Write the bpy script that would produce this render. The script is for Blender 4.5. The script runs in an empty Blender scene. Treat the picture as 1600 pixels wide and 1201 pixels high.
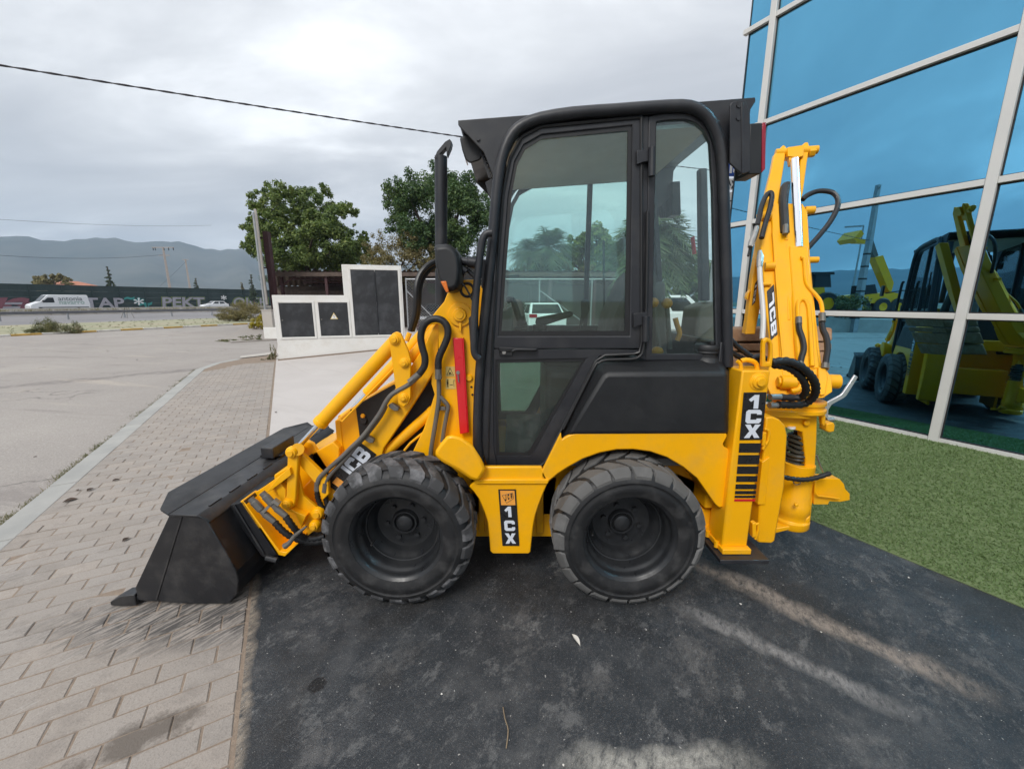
import bpy, bmesh, math, random
import numpy as np
from math import sin, cos, tan, radians, pi, sqrt, atan2
from mathutils import Vector, Matrix
random.seed(7); RNG = np.random.default_rng(11)
scn = bpy.context.scene; COL = scn.collection
# ---------------------------------------------------------------- camera
FPX, PITCH, CAMH = 623.0, radians(11.8), 1.58
cam_d = bpy.data.cameras.new('camera'); cam = bpy.data.objects.new('camera', cam_d); COL.objects.link(cam)
cam_d.sensor_fit = 'HORIZONTAL'; cam_d.sensor_width = 36; cam_d.lens = FPX/1600*36
cam_d.clip_start = .05; cam_d.clip_end = 30000
cam.location = (0, 0, CAMH); cam.rotation_euler = (pi/2-PITCH, 0, 0); scn.camera = cam
# ---------------------------------------------------------------- sky, sun, exposure
scn.view_settings.view_transform = 'Standard'; scn.view_settings.look = 'None'
scn.view_settings.exposure = 0.74; scn.view_settings.gamma = 1; scn.view_settings.use_curve_mapping = False
SUN_EL, SUN_AZ = radians(44), radians(-155)       # azimuth from +Y, clockwise; behind the left shoulder
world = bpy.data.worlds.new('World'); scn.world = world; world.use_nodes = True
wt = world.node_tree; wt.nodes.clear()
def wn(t, **k):
    n = wt.nodes.new(t)
    for a, b in k.items(): setattr(n, a, b)
    return n
def wmath(op, a, b=None, c=None):
    n = wn('ShaderNodeMath', operation=op)
    for i, v in enumerate((a, b, c)):
        if v is None: continue
        if isinstance(v, (int, float)): n.inputs[i].default_value = v
        else: wt.links.new(v, n.inputs[i])
    return n.outputs[0]
bg = wn('ShaderNodeBackground'); bg.inputs[1].default_value = 0.1
out = wn('ShaderNodeOutputWorld'); wt.links.new(bg.outputs[0], out.inputs[0])
sky = wn('ShaderNodeTexSky'); sky.sky_type = 'NISHITA'; sky.sun_disc = False
sky.sun_elevation = SUN_EL; sky.sun_rotation = SUN_AZ
tc = wn('ShaderNodeTexCoord'); sep = wn('ShaderNodeSeparateXYZ'); wt.links.new(tc.outputs['Generated'], sep.inputs[0])
zz = wmath('MAXIMUM', sep.outputs[2], 0.0); zd = wmath('ADD', zz, 0.16)
comb = wn('ShaderNodeCombineXYZ')
wt.links.new(wmath('DIVIDE', sep.outputs[0], zd), comb.inputs[0]); wt.links.new(wmath('DIVIDE', sep.outputs[1], zd), comb.inputs[1])
mp = wn('ShaderNodeMapping'); mp.inputs['Rotation'].default_value = (0, 0, radians(20)); mp.inputs['Scale'].default_value = (.75, 1.5, 1)
mp.inputs['Location'].default_value = (3.1, 1.7, 0)
wt.links.new(comb.outputs[0], mp.inputs[0])
n1 = wn('ShaderNodeTexNoise'); n1.inputs['Scale'].default_value = .85; n1.inputs['Detail'].default_value = 8; n1.inputs['Roughness'].default_value = .56; n1.inputs['Distortion'].default_value = .45
wt.links.new(mp.outputs[0], n1.inputs[0])
rp = wn('ShaderNodeValToRGB'); cr = rp.color_ramp; cr.interpolation = 'B_SPLINE'
cr.elements[0].position = .33; cr.elements[0].color = (.365, .375, .395, 1)
cr.elements[1].position = .70; cr.elements[1].color = (.86, .875, .89, 1)
e = cr.elements.new(.46); e.color = (.465, .475, .492, 1)
e = cr.elements.new(.58); e.color = (.55, .56, .572, 1)
wt.links.new(n1.outputs[0], rp.inputs[0])
# an overcast sky brightens gently towards the zenith (CIE overcast)
gain = wmath('MULTIPLY', wmath('MULTIPLY_ADD', wmath('MULTIPLY', zz, zz), .75, .93), 10.0)
vm = wn('ShaderNodeVectorMath', operation='SCALE'); wt.links.new(rp.outputs[0], vm.inputs[0]); wt.links.new(gain, vm.inputs['Scale'])
mx = wn('ShaderNodeMix', data_type='RGBA'); mx.inputs[0].default_value = .93
wt.links.new(sky.outputs[0], mx.inputs[6]); wt.links.new(vm.outputs[0], mx.inputs[7]); wt.links.new(mx.outputs[2], bg.inputs[0])
sun_d = bpy.data.lights.new('sun', 'SUN'); sun_d.energy = 1.5; sun_d.angle = radians(20); sun_d.color = (1, .965, .91)
sun = bpy.data.objects.new('sun', sun_d); COL.objects.link(sun); sun.location = (0, 0, 60)
sv = Vector((sin(SUN_AZ)*cos(SUN_EL), cos(SUN_AZ)*cos(SUN_EL), sin(SUN_EL)))
sun.rotation_euler = (-sv).to_track_quat('-Z', 'Y').to_euler()
cy = scn.cycles; cy.use_denoising = True; cy.max_bounces = 10; cy.transparent_max_bounces = 24; cy.glossy_bounces = 5
cy.caustics_reflective = False; cy.caustics_refractive = False; cy.volume_bounces = 0
# ---------------------------------------------------------------- measuring: photo pixel -> place in the world
def ray(x, y):
    a = (x-800)/FPX; b = (y-600.5)/FPX
    return Vector((a, cos(PITCH)-b*sin(PITCH), -sin(PITCH)-b*cos(PITCH)))
C0 = Vector((0, 0, CAMH))
def at(x, y, Y):
    d = ray(x, y); return C0+d*(Y/d.y)
def gnd(x, y, z=0.0):
    d = ray(x, y); return C0+d*((z-CAMH)/d.z)
def hit(x, y, p, n):
    d = ray(x, y); return C0+d*((Vector(p)-C0).dot(n)/d.dot(n))
def pl(Y, xy): return [at(xy[i], xy[i+1], Y) for i in range(0, len(xy), 2)]
AZ = radians(29.5)
def uw(u, w, z=0.0): return Vector((-sin(AZ)*u+cos(AZ)*w, cos(AZ)*u+sin(AZ)*w, z))
HWZ = radians(25.5); HW0 = Vector((-85, 67, 0))
def hw(s, n, z=0.0): return HW0+Vector((sin(HWZ)*s+cos(HWZ)*n, cos(HWZ)*s-sin(HWZ)*n, z))
YM = 2.55
# ---------------------------------------------------------------- mesh building
def smooth_path(pts, sub=4, closed=False):
    P = [Vector(p) for p in pts]; n = len(P)
    if n < 3 or sub < 2: return P
    o = []
    for i in range(n-1):
        p0 = P[max(i-1, 0)]; p1 = P[i]; p2 = P[i+1]; p3 = P[min(i+2, n-1)]
        for k in range(sub):
            t = k/sub
            o.append(.5*((2*p1)+(p2-p0)*t+(2*p0-5*p1+4*p2-p3)*t*t+(3*p1-p0-3*p2+p3)*t*t*t))
    o.append(P[-1]); return o
class MB:
    def __init__(s): s.v = []; s.f = []
    def add(s, v, f):
        o = len(s.v); s.v += [Vector(p) for p in v]; s.f += [tuple(i+o for i in q) for q in f]; return s
    def prism(s, pts, off):
        off = Vector(off); n = len(pts); pts = [Vector(p) for p in pts]
        return s.add(pts+[p+off for p in pts], [tuple(range(n)), tuple(range(2*n-1, n-1, -1))]+[(i, (i+1) % n, n+(i+1) % n, n+i) for i in range(n)])
    def ring(s, o, i, off):
        off = Vector(off); n = len(o); o = [Vector(p) for p in o]; i = [Vector(p) for p in i]
        v = o+i+[p+off for p in o]+[p+off for p in i]; f = []
        for k in range(n):
            j = (k+1) % n
            f += [(k, j, n+j, n+k), (2*n+k, 3*n+k, 3*n+j, 2*n+j), (k, 2*n+k, 2*n+j, j), (n+k, n+j, 3*n+j, 3*n+k)]
        return s.add(v, f)
    def loft(s, loops, cap=True, closed=True):
        n = len(loops[0]); v = [p for l in loops for p in l]; f = []
        for a in range(len(loops)-1):
            for k in range(n if closed else n-1):
                j = (k+1) % n; f.append((a*n+k, a*n+j, (a+1)*n+j, (a+1)*n+k))
        if cap: f += [tuple(range(n)), tuple(range(len(loops)*n-1, (len(loops)-1)*n-1, -1))]
        return s.add(v, f)
    def tube(s, pts, r, n=8, sub=1, cap=True, up=None):
        P = smooth_path(pts, sub); m = len(P)
        R = r if isinstance(r, (list, tuple)) else [r]*m
        if len(R) != m: R = [R[min(int(i*len(R)/m), len(R)-1)] for i in range(m)]
        t = (P[1]-P[0]).normalized(); a = up or (Vector((0, 0, 1)) if abs(t.z) < .9 else Vector((1, 0, 0)))
        nx = t.cross(a).normalized(); loops = []
        for i in range(m):
            t = (P[min(i+1, m-1)]-P[max(i-1, 0)])
            if t.length < 1e-9: t = Vector((0, 0, 1))
            t.normalize(); nx = (nx-t*nx.dot(t)).normalized(); ny = t.cross(nx)
            loops.append([P[i]+nx*(R[i]*cos(2*pi*k/n))+ny*(R[i]*sin(2*pi*k/n)) for k in range(n)])
        return s.loft(loops, cap)
    def cyl(s, a, b, r, n=14, r1=None):
        return s.tube([a, b], [r, r if r1 is None else r1], n)
    def lathe(s, prof, c=(0, 0, 0), n=32, axis='y', closed=False, arc=2*pi):
        c = Vector(c); L = []; full = abs(arc-2*pi) < 1e-6; m = n if full else n+1
        for k in range(m):
            th = arc*k/n; ca, sa = cos(th), sin(th)
            for r, h in prof:
                L.append(c+(Vector((r*ca, h, r*sa)) if axis == 'y' else Vector((r*ca, r*sa, h)) if axis == 'z' else Vector((h, r*ca, r*sa))))
        q = len(prof); f = []
        for k in range(n):
            k2 = (k+1) % m
            for i in range(q if closed else q-1):
                j = (i+1) % q; f.append((k*q+i, k*q+j, k2*q+j, k2*q+i))
        return s.add(L, f)
    def ball(s, c, r, n=10, m=7, sz=(1, 1, 1)):
        return s.lathe([(r*max(sin(pi*i/m), .001), -r*cos(pi*i/m)) for i in range(m+1)], (0, 0, 0), n, 'z') if False else s._ball(c, r, n, m, sz)
    def _ball(s, c, r, n, m, sz):
        v = []; f = []
        for i in range(m+1):
            for k in range(n):
                a = pi*i/m; b = 2*pi*k/n
                v.append(Vector(c)+Vector((r*sin(a)*cos(b)*sz[0], r*sin(a)*sin(b)*sz[1], r*cos(a)*sz[2])))
        for i in range(m):
            for k in range(n): f.append((i*n+k, i*n+(k+1) % n, (i+1)*n+(k+1) % n, (i+1)*n+k))
        return s.add(v, f)
    def box(s, c, d, R=None):
        c = Vector(c); v = []
        for x in (-.5, .5):
            for y in (-.5, .5):
                for z in (-.5, .5):
                    p = Vector((x*d[0], y*d[1], z*d[2])); v.append(c+(R @ p if R else p))
        return s.add(v, [(0, 1, 3, 2), (4, 6, 7, 5), (0, 4, 5, 1), (2, 3, 7, 6), (0, 2, 6, 4), (1, 5, 7, 3)])
    def quad(s, a, b, c, d): return s.add([a, b, c, d], [(0, 1, 2, 3)])
    def grid(s, nx, ny, fn):
        return s.add([fn(i/nx, j/ny) for j in range(ny+1) for i in range(nx+1)], [(j*(nx+1)+i, j*(nx+1)+i+1, (j+1)*(nx+1)+i+1, (j+1)*(nx+1)+i) for j in range(ny) for i in range(nx)])
ORG = {}
def thing(name, label, cat, loc=(0, 0, 0), group=None, local=False):
    o = bpy.data.objects.new(name, None); COL.objects.link(o); o.empty_display_size = .2
    o.location = loc; ORG[o] = Vector((0, 0, 0)) if local else Vector(loc)
    return tag(o, label, cat, group)
def tag(o, label=None, cat=None, group=None, kind=None):
    if label: o['label'] = label
    if cat: o['category'] = cat
    if group: o['group'] = group
    if kind: o['kind'] = kind
    return o
def mesh_from(name, v, f, recalc=True, ang=35):
    me = bpy.data.meshes.new(name); me.from_pydata([tuple(p) for p in v], [], f)
    if recalc:
        bm = bmesh.new(); bm.from_mesh(me); bmesh.ops.recalc_face_normals(bm, faces=bm.faces); bm.to_mesh(me); bm.free()
    if ang:
        me.shade_smooth(); me.set_sharp_from_angle(angle=radians(ang))
    me.update(); return me
def part(name, mb, mat, parent=None, bev=0, mir=False, label=None, kind=None, ang=35, recalc=True):
    res = []
    for side in ((0, 1) if mir else (0,)):
        V = [Vector((p.x, 2*YM-p.y, p.z)) for p in mb.v] if side else mb.v
        lo = Vector([min(p[i] for p in V) for i in range(3)]); hi = Vector([max(p[i] for p in V) for i in range(3)])
        c = (lo+hi)/2
        if parent is None: c.z = lo.z
        me = mesh_from(name, [p-c for p in V], mb.f, recalc, ang)
        o = bpy.data.objects.new(name, me); COL.objects.link(o); me.materials.append(mat)
        if parent is not None: o.parent = parent; o.location = c-ORG[parent]
        else: o.location = c
        ORG[o] = c
        if bev:
            b = o.modifiers.new('bevel', 'BEVEL'); b.width = bev; b.segments = 2; b.limit_method = 'ANGLE'; b.angle_limit = radians(38); b.harden_normals = False
        if label: o['label'] = label
        if kind: o['kind'] = kind
        res.append(o)
    return res if mir else res[0]
def parts(name, mbs, mat, parent=None, *a, **k): return [part(name, m, mat, parent, *a, **k) for m in mbs]
def dup(o, parent=None):
    c = o.copy(); COL.objects.link(c)
    if parent is not None: c.parent = parent
    for ch in [k for k in o.children]: dup(ch, c)
    return c
def np_obj(name, V, Fq, mat, parent=None, loc=(0, 0, 0), kind=None):
    V = np.asarray(V, dtype=np.float32); Fq = np.asarray(Fq, dtype=np.int32); k = Fq.shape[1]
    me = bpy.data.meshes.new(name); me.vertices.add(len(V)); me.vertices.foreach_set('co', V.ravel())
    me.loops.add(Fq.size); me.loops.foreach_set('vertex_index', Fq.ravel())
    me.polygons.add(len(Fq)); me.polygons.foreach_set('loop_start', np.arange(0, Fq.size, k, dtype=np.int32))
    me.update(calc_edges=True); me.validate(); me.materials.append(mat)
    o = bpy.data.objects.new(name, me); COL.objects.link(o); o.location = loc
    if parent is not None: o.parent = parent
    if kind: o['kind'] = kind
    ORG[o] = Vector(loc)+(ORG[parent] if parent is not None else Vector((0, 0, 0)))
    return o
# ---------------------------------------------------------------- materials
class NT:
    def __init__(s, name):
        s.m = bpy.data.materials.new(name); s.m.use_nodes = True; s.t = s.m.node_tree; s.t.nodes.clear()
        s.out = s.n('ShaderNodeOutputMaterial')
    def n(s, t, **k):
        x = s.t.nodes.new(t)
        for a, b in k.items(): setattr(x, a, b)
        return x
    def l(s, a, b): s.t.links.new(a, b)
    def setin(s, i, v):
        if isinstance(v, bpy.types.NodeSocket): s.l(v, i)
        elif isinstance(v, (int, float)) and i.type == 'RGBA': i.default_value = (v, v, v, 1)
        elif isinstance(v, (tuple, list)) and i.type == 'RGBA' and len(v) == 3: i.default_value = (*v, 1)
        else: i.default_value = v
    def math(s, op, a, b=0.0, clamp=False):
        x = s.n('ShaderNodeMath', operation=op); x.use_clamp = clamp; s.setin(x.inputs[0], a); s.setin(x.inputs[1], b); return x.outputs[0]
    def mix(s, f, a, b, mode='MIX'):
        x = s.n('ShaderNodeMix', data_type='RGBA', blend_type=mode); s.setin(x.inputs[0], f); s.setin(x.inputs[6], a); s.setin(x.inputs[7], b); return x.outputs[2]
    def noise(s, scale, det=4, vec=None, rough=.55, dist=0.0):
        x = s.n('ShaderNodeTexNoise'); x.inputs['Scale'].default_value = scale; x.inputs['Detail'].default_value = det
        x.inputs['Roughness'].default_value = rough; x.inputs['Distortion'].default_value = dist
        if vec is not None: s.l(vec, x.inputs['Vector'])
        return x.outputs[0]
    def ramp(s, f, stops):
        x = s.n('ShaderNodeValToRGB'); c = x.color_ramp; s.l(f, x.inputs[0])
        for i, (p, v) in enumerate(stops):
            e = c.elements[i] if i < 2 else c.elements.new(p)
            e.position = p; e.color = (*(v if isinstance(v, tuple) else (v, v, v)), 1)
        return x.outputs[0]
    def rng(s, f, a, b, c=0.0, d=1.0):
        x = s.n('ShaderNodeMapRange'); s.setin(x.inputs[0], f)
        for i, v in enumerate((a, b, c, d)): x.inputs[i+1].default_value = v
        return x.outputs[0]
    def obj(s): return s.n('ShaderNodeTexCoord').outputs['Object']
    def pos(s): return s.n('ShaderNodeNewGeometry').outputs['Position']
    def map(s, vec, scale=(1, 1, 1), rot=(0, 0, 0), loc=(0, 0, 0)):
        if any(rot):      # turn first, then stretch, so that the stretch follows the turned axes
            y = s.n('ShaderNodeMapping'); s.l(vec, y.inputs[0]); y.inputs['Rotation'].default_value = rot; vec = y.outputs[0]
        x = s.n('ShaderNodeMapping'); s.l(vec, x.inputs[0]); x.inputs['Scale'].default_value = scale; x.inputs['Location'].default_value = loc; return x.outputs[0]
    def bump(s, h, strength=.2, dist=.01, nrm=None):
        x = s.n('ShaderNodeBump'); x.inputs['Strength'].default_value = strength; x.inputs['Distance'].default_value = dist; s.l(h, x.inputs['Height'])
        if nrm is not None: s.l(nrm, x.inputs['Normal'])
        return x.outputs[0]
    def pbr(s, col, rough=.5, metal=0.0, nrm=None, coat=0.0, spec=.5, trans=None):
        p = s.n('ShaderNodeBsdfPrincipled'); s.setin(p.inputs['Base Color'], col); s.setin(p.inputs['Roughness'], rough); s.setin(p.inputs['Metallic'], metal)
        p.inputs['Coat Weight'].default_value = coat; p.inputs['Coat Roughness'].default_value = .12; p.inputs['Specular IOR Level'].default_value = spec
        if nrm is not None: s.l(nrm, p.inputs['Normal'])
        s.l(p.outputs[0], s.out.inputs[0]); return p
    def rnd(s):
        a = s.n('ShaderNodeObjectInfo').outputs['Random']; b = s.n('ShaderNodeNewGeometry').outputs['Random Per Island']
        return s.math('FRACT', s.math('ADD', a, b))
def mk(name, col, rough=.5, metal=0.0, var=.12, vs=3.0, bump=0.0, bs=80, dust=None, amt=0.0, ds=5.0, coat=0.0, spec=.5, rv=.12, bd=.004):
    t = NT(name); v = t.obj(); a = t.noise(vs, 5, v)
    c = t.mix(1.0, col, t.rng(a, .25, .75, 1-var, 1+var), 'MULTIPLY')
    r = t.rng(t.noise(vs*3, 4, v), .3, .7, rough-rv, rough+rv)
    if dust:
        d = t.math('MULTIPLY', t.rng(t.noise(ds, 7, v, .65), .48, .72), amt, True); c = t.mix(d, c, dust)
    nr = t.bump(t.noise(bs, 4, v), bump, bd) if bump else None
    t.pbr(c, r, metal, nr, coat, spec); return t.m
YEL = mk('yellow_paint', (.93, .445, .003), .36, 0, .06, 2.0, .06, 160, (.50, .30, .08), .30, 5, spec=.32, coat=.12, rv=.07, bd=.001)
BLK = mk('black_paint', (.018, .019, .023), .42, 0, .2, 2.5, .08, 220, (.10, .095, .09), .25, 4, rv=.08, bd=.0015)
BLK2 = mk('black_bucket_paint', (.015, .0155, .018), .40, 0, .3, 2.0, .1, 120, (.085, .08, .075), .45, 7, rv=.1)
PLA = mk('black_plastic', (.010, .0105, .012), .52, 0, .15, 5, .12, 380, (.07, .068, .065), .14, 3, rv=.06, bd=.001)
RUB = mk('rubber', (.012, .012, .013), .58, 0, .25, 6, .15, 160, (.095, .092, .09), .45, 9)
RUBD = mk('dusty_tread_rubber', (.045, .045, .047), .8, 0, .35, 5, .3, 90, (.24, .24, .25), .85, 9)
RUBG = mk('worn_grey_tread_rubber', (.105, .103, .10), .8, 0, .25, 5, .2, 140, (.27, .265, .26), .6, 3)
RIM = mk('black_rim_paint', (.016, .017, .019), .36, 0, .15, 6, 0, 60, (.06, .06, .06), .2, 6)
SEAL = mk('rubber_seal', (.012, .012, .013), .5, 0, .1, 4)
STL = mk('grey_steel_tube', (.15, .14, .125), .45, .35, .2, 6, .1, 120)
CHR = mk('chrome', (.82, .83, .85), .07, 1.0, .02, 4, rv=.03)
ZNC = mk('zinc_fitting', (.34, .33, .31), .38, .8, .2, 20)
RED = mk('red_paint', (.62, .012, .02), .35, 0, .08, 3, coat=.3)
REDL = mk('red_lens', (.30, .012, .03), .15, 0, .05, 20)
ORG_L = mk('orange_lens', (.70, .17, .02), .2, 0, .05, 20)
ORE = mk('orange_decal', (.86, .36, .06), .4, 0, .04, 8)
DEC = mk('black_decal', (.016, .015, .016), .32, 0, .1, 8)
WHD = mk('white_decal', (.68, .72, .79), .35, 0, .03, 8)
YST = mk('yellow_sticker', (.62, .47, .14), .45, 0, .06, 8)
RUST = mk('rusty_worn_steel', (.30, .17, .095), .8, .05, .35, 9, .6, 60, (.42, .31, .22), .8, 12)
SIL = mk('silver_lever', (.58, .60, .63), .3, .6, .05, 6)
GINT = mk('grey_cab_plastic', (.16, .155, .145), .6, 0, .1, 6)
HEAD = mk('cab_headlining', (.56, .60, .60), .8, 0, .08, 5)
SEAT = mk('grey_seat_cloth', (.085, .08, .074), .85, 0, .2, 8, .2, 200)
KNOB = mk('yellow_knob', (.75, .33, .01), .35, 0, .03, 8)
DARK = mk('dark_engine_bay', (.008, .008, .009), .6, 0, .2, 5)
WPL = mk('white_plaster', (.74, .73, .70), .8, 0, .06, 1.2, .15, 60, (.50, .44, .35), .35, 2.5)
BDR = mk('black_door_paint', (.022, .023, .026), .5, 0, .4, 2.2, .05, 30, (.075, .078, .085), .7, 2.5)
ALU = mk('pale_aluminium', (.66, .65, .62), .42, .15, .04, 2)
BRN = mk('brown_sheet_metal', (.085, .058, .045), .6, .1, .25, 2, .1, 40, (.16, .11, .08), .5, 4)
MAR = mk('maroon_steel', (.055, .022, .024), .6, .1, .2, 3)
RAILM = mk('weathered_rail_steel', (.17, .17, .18), .6, .3, .15, 3)
GALV = mk('galvanised_steel', (.36, .37, .38), .5, .5, .15, 5)
DGRN = mk('dark_green_noise_wall', (.014, .030, .028), .7, 0, .2, .6)
CONC = mk('pale_concrete', (.46, .43, .39), .85, 0, .12, 2.0, .25, 90, (.36, .32, .27), .5, 1.2)
POLEC = mk('concrete_pole', (.42, .36, .33), .9, 0, .1, 3)
WCAR = mk('white_car_paint', (.74, .75, .76), .25, 0, .02, 2, coat=.5)
SCAR = mk('silver_car_paint', (.55, .57, .59), .28, .3, .02, 2, coat=.5)
DCAR = mk('dark_grey_car_paint', (.06, .058, .055), .3, .3, .05, 2, coat=.5)
CWIN = mk('car_window', (.012, .016, .02), .08, 0, .02, 3)
WIRE = mk('black_cable', (.018, .016, .022), .6, 0, .1, 30)
BARK = mk('bark', (.085, .065, .05), .9, 0, .3, 8, .5, 40)
DRYW = mk('dry_twigs', (.26, .20, .13), .9, 0, .25, 8)
TERR = mk('terracotta', (.42, .17, .10), .8, 0, .15, 3)
HOUSE = mk('cream_render', (.62, .54, .44), .85, 0, .06, 2)
BLUS = mk('blue_banner', (.03, .085, .36), .5, 0, .05, 3)
WHT = mk('white_banner', (.78, .78, .78), .5, 0, .03, 3)
PAPER = mk('pale_scrap', (.62, .60, .56), .8, 0, .1, 20)
LEAFD = mk('dry_brown_leaf', (.07, .045, .032), .8, 0, .3, 30)
GRN_T = mk('teal_spray_paint', (.03, .26, .24), .6, 0, .1, 2)
SILP = mk('silver_spray_paint', (.34, .33, .37), .6, .1, .2, 1.5)
BLP = mk('black_spray_paint', (.015, .015, .018), .6, 0, .1, 2)
LIMP = mk('lime_spray_paint', (.30, .42, .04), .6, 0, .1, 2)
PINKP = mk('plum_spray_paint', (.20, .065, .085), .6, 0, .2, 1)
YKERB = mk('yellow_kerb_paint', (.52, .33, .08), .8, 0, .25, 3); WKERB = mk('white_kerb_paint', (.62, .60, .56), .8, 0, .2, 3)
COIL = mk('oily_hose', (.045, .042, .03), .45, 0, .3, 8)
def glass(name, tint, fac=1.0, dirt=.05):
    t = NT(name); tr = t.n('ShaderNodeBsdfTransparent'); t.setin(tr.inputs[0], tint)
    g = t.n('ShaderNodeBsdfGlossy'); g.inputs['Roughness'].default_value = .015; t.setin(g.inputs[0], (.95, .98, 1))
    fr = t.n('ShaderNodeFresnel'); fr.inputs[0].default_value = 1.5
    ms = t.n('ShaderNodeMixShader'); t.l(t.math('MULTIPLY', fr.outputs[0], fac, True), ms.inputs[0]); t.l(tr.outputs[0], ms.inputs[1]); t.l(g.outputs[0], ms.inputs[2])
    df = t.n('ShaderNodeBsdfDiffuse'); t.setin(df.inputs[0], (.42, .44, .42))
    m2 = t.n('ShaderNodeMixShader'); v = t.obj()
    t.l(t.math('ADD', t.math('MULTIPLY', t.rng(t.noise(7, 8, v, .7), .5, .8), dirt), dirt*.35), m2.inputs[0]); t.l(ms.outputs[0], m2.inputs[1]); t.l(df.outputs[0], m2.inputs[2])
    t.l(m2.outputs[0], t.out.inputs[0]); return t.m
GLS = glass('green_tinted_cab_glass', (.89, 1.0, .972), 1.3, .03)
GLSL = glass('dirty_lower_cab_glass', (.56, .68, .62), 1.0, .12)
def facade_glass():
    t = NT('blue_mirror_glass'); v = t.obj()
    n = t.bump(t.noise(.8, 2, v), .02, .02)
    g = t.n('ShaderNodeBsdfGlossy'); g.inputs['Roughness'].default_value = 0.0; t.setin(g.inputs[0], (.165, .50, .735)); t.l(n, g.inputs['Normal'])
    d = t.n('ShaderNodeBsdfDiffuse'); t.setin(d.inputs[0], (.004, .012, .018))
    w = t.n('ShaderNodeBsdfGlossy'); w.inputs['Roughness'].default_value = 0.0; t.setin(w.inputs[0], (.9, .95, 1))
    lw = t.n('ShaderNodeFresnel'); lw.inputs[0].default_value = 1.25
    a = t.n('ShaderNodeMixShader'); a.inputs[0].default_value = .93; t.l(d.outputs[0], a.inputs[1]); t.l(g.outputs[0], a.inputs[2])
    b = t.n('ShaderNodeMixShader'); t.l(lw.outputs[0], b.inputs[0]); t.l(a.outputs[0], b.inputs[1]); t.l(w.outputs[0], b.inputs[2])
    t.l(b.outputs[0], t.out.inputs[0]); return t.m
BGLS = facade_glass()
def leafmat(name, a, b, c, tr=.25):
    t = NT(name); r = t.n('ShaderNodeNewGeometry').outputs['Random Per Island']
    n = t.noise(.55, 3, t.obj()); f = t.math('ADD', t.math('MULTIPLY', r, .55), t.rng(n, .3, .7, 0, .45))
    col = t.ramp(f, [(0.0, a), (1.0, c), (.5, b)])
    p = t.n('ShaderNodeBsdfPrincipled'); t.l(col, p.inputs['Base Color']); p.inputs['Roughness'].default_value = .55; p.inputs['Specular IOR Level'].default_value = .3
    tl = t.n('ShaderNodeBsdfTranslucent'); t.l(t.mix(1.0, col, (1.1, 1.3, .6), 'MULTIPLY'), tl.inputs[0])
    m = t.n('ShaderNodeMixShader'); m.inputs[0].default_value = tr; t.l(p.outputs[0], m.inputs[1]); t.l(tl.outputs[0], m.inputs[2]); t.l(m.outputs[0], t.out.inputs[0]); return t.m
LF_A = leafmat('broad_leaf_green', (.06, .10, .032), (.135, .19, .055), (.27, .30, .08))
LF_B = leafmat('dark_dense_leaf', (.034, .075, .034), (.07, .125, .045), (.155, .21, .06), .2)
LF_C = leafmat('dry_olive_leaf', (.12, .105, .05), (.22, .18, .08), (.33, .29, .13))
LF_D = leafmat('palm_leaf', (.03, .06, .03), (.07, .11, .05), (.16, .20, .10))
LF_E = leafmat('verge_weed_leaf', (.05, .06, .025), (.12, .13, .05), (.24, .19, .09))
LF_F = leafmat('yellow_flower_leaf', (.16, .15, .02), (.42, .33, .02), (.60, .48, .03))
LF_G = leafmat('dark_conifer_leaf', (.03, .05, .03), (.055, .08, .04), (.09, .11, .05), .1)
TURF = leafmat('turf_blade', (.115, .18, .064), (.138, .21, .076), (.175, .245, .096), .2)
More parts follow.
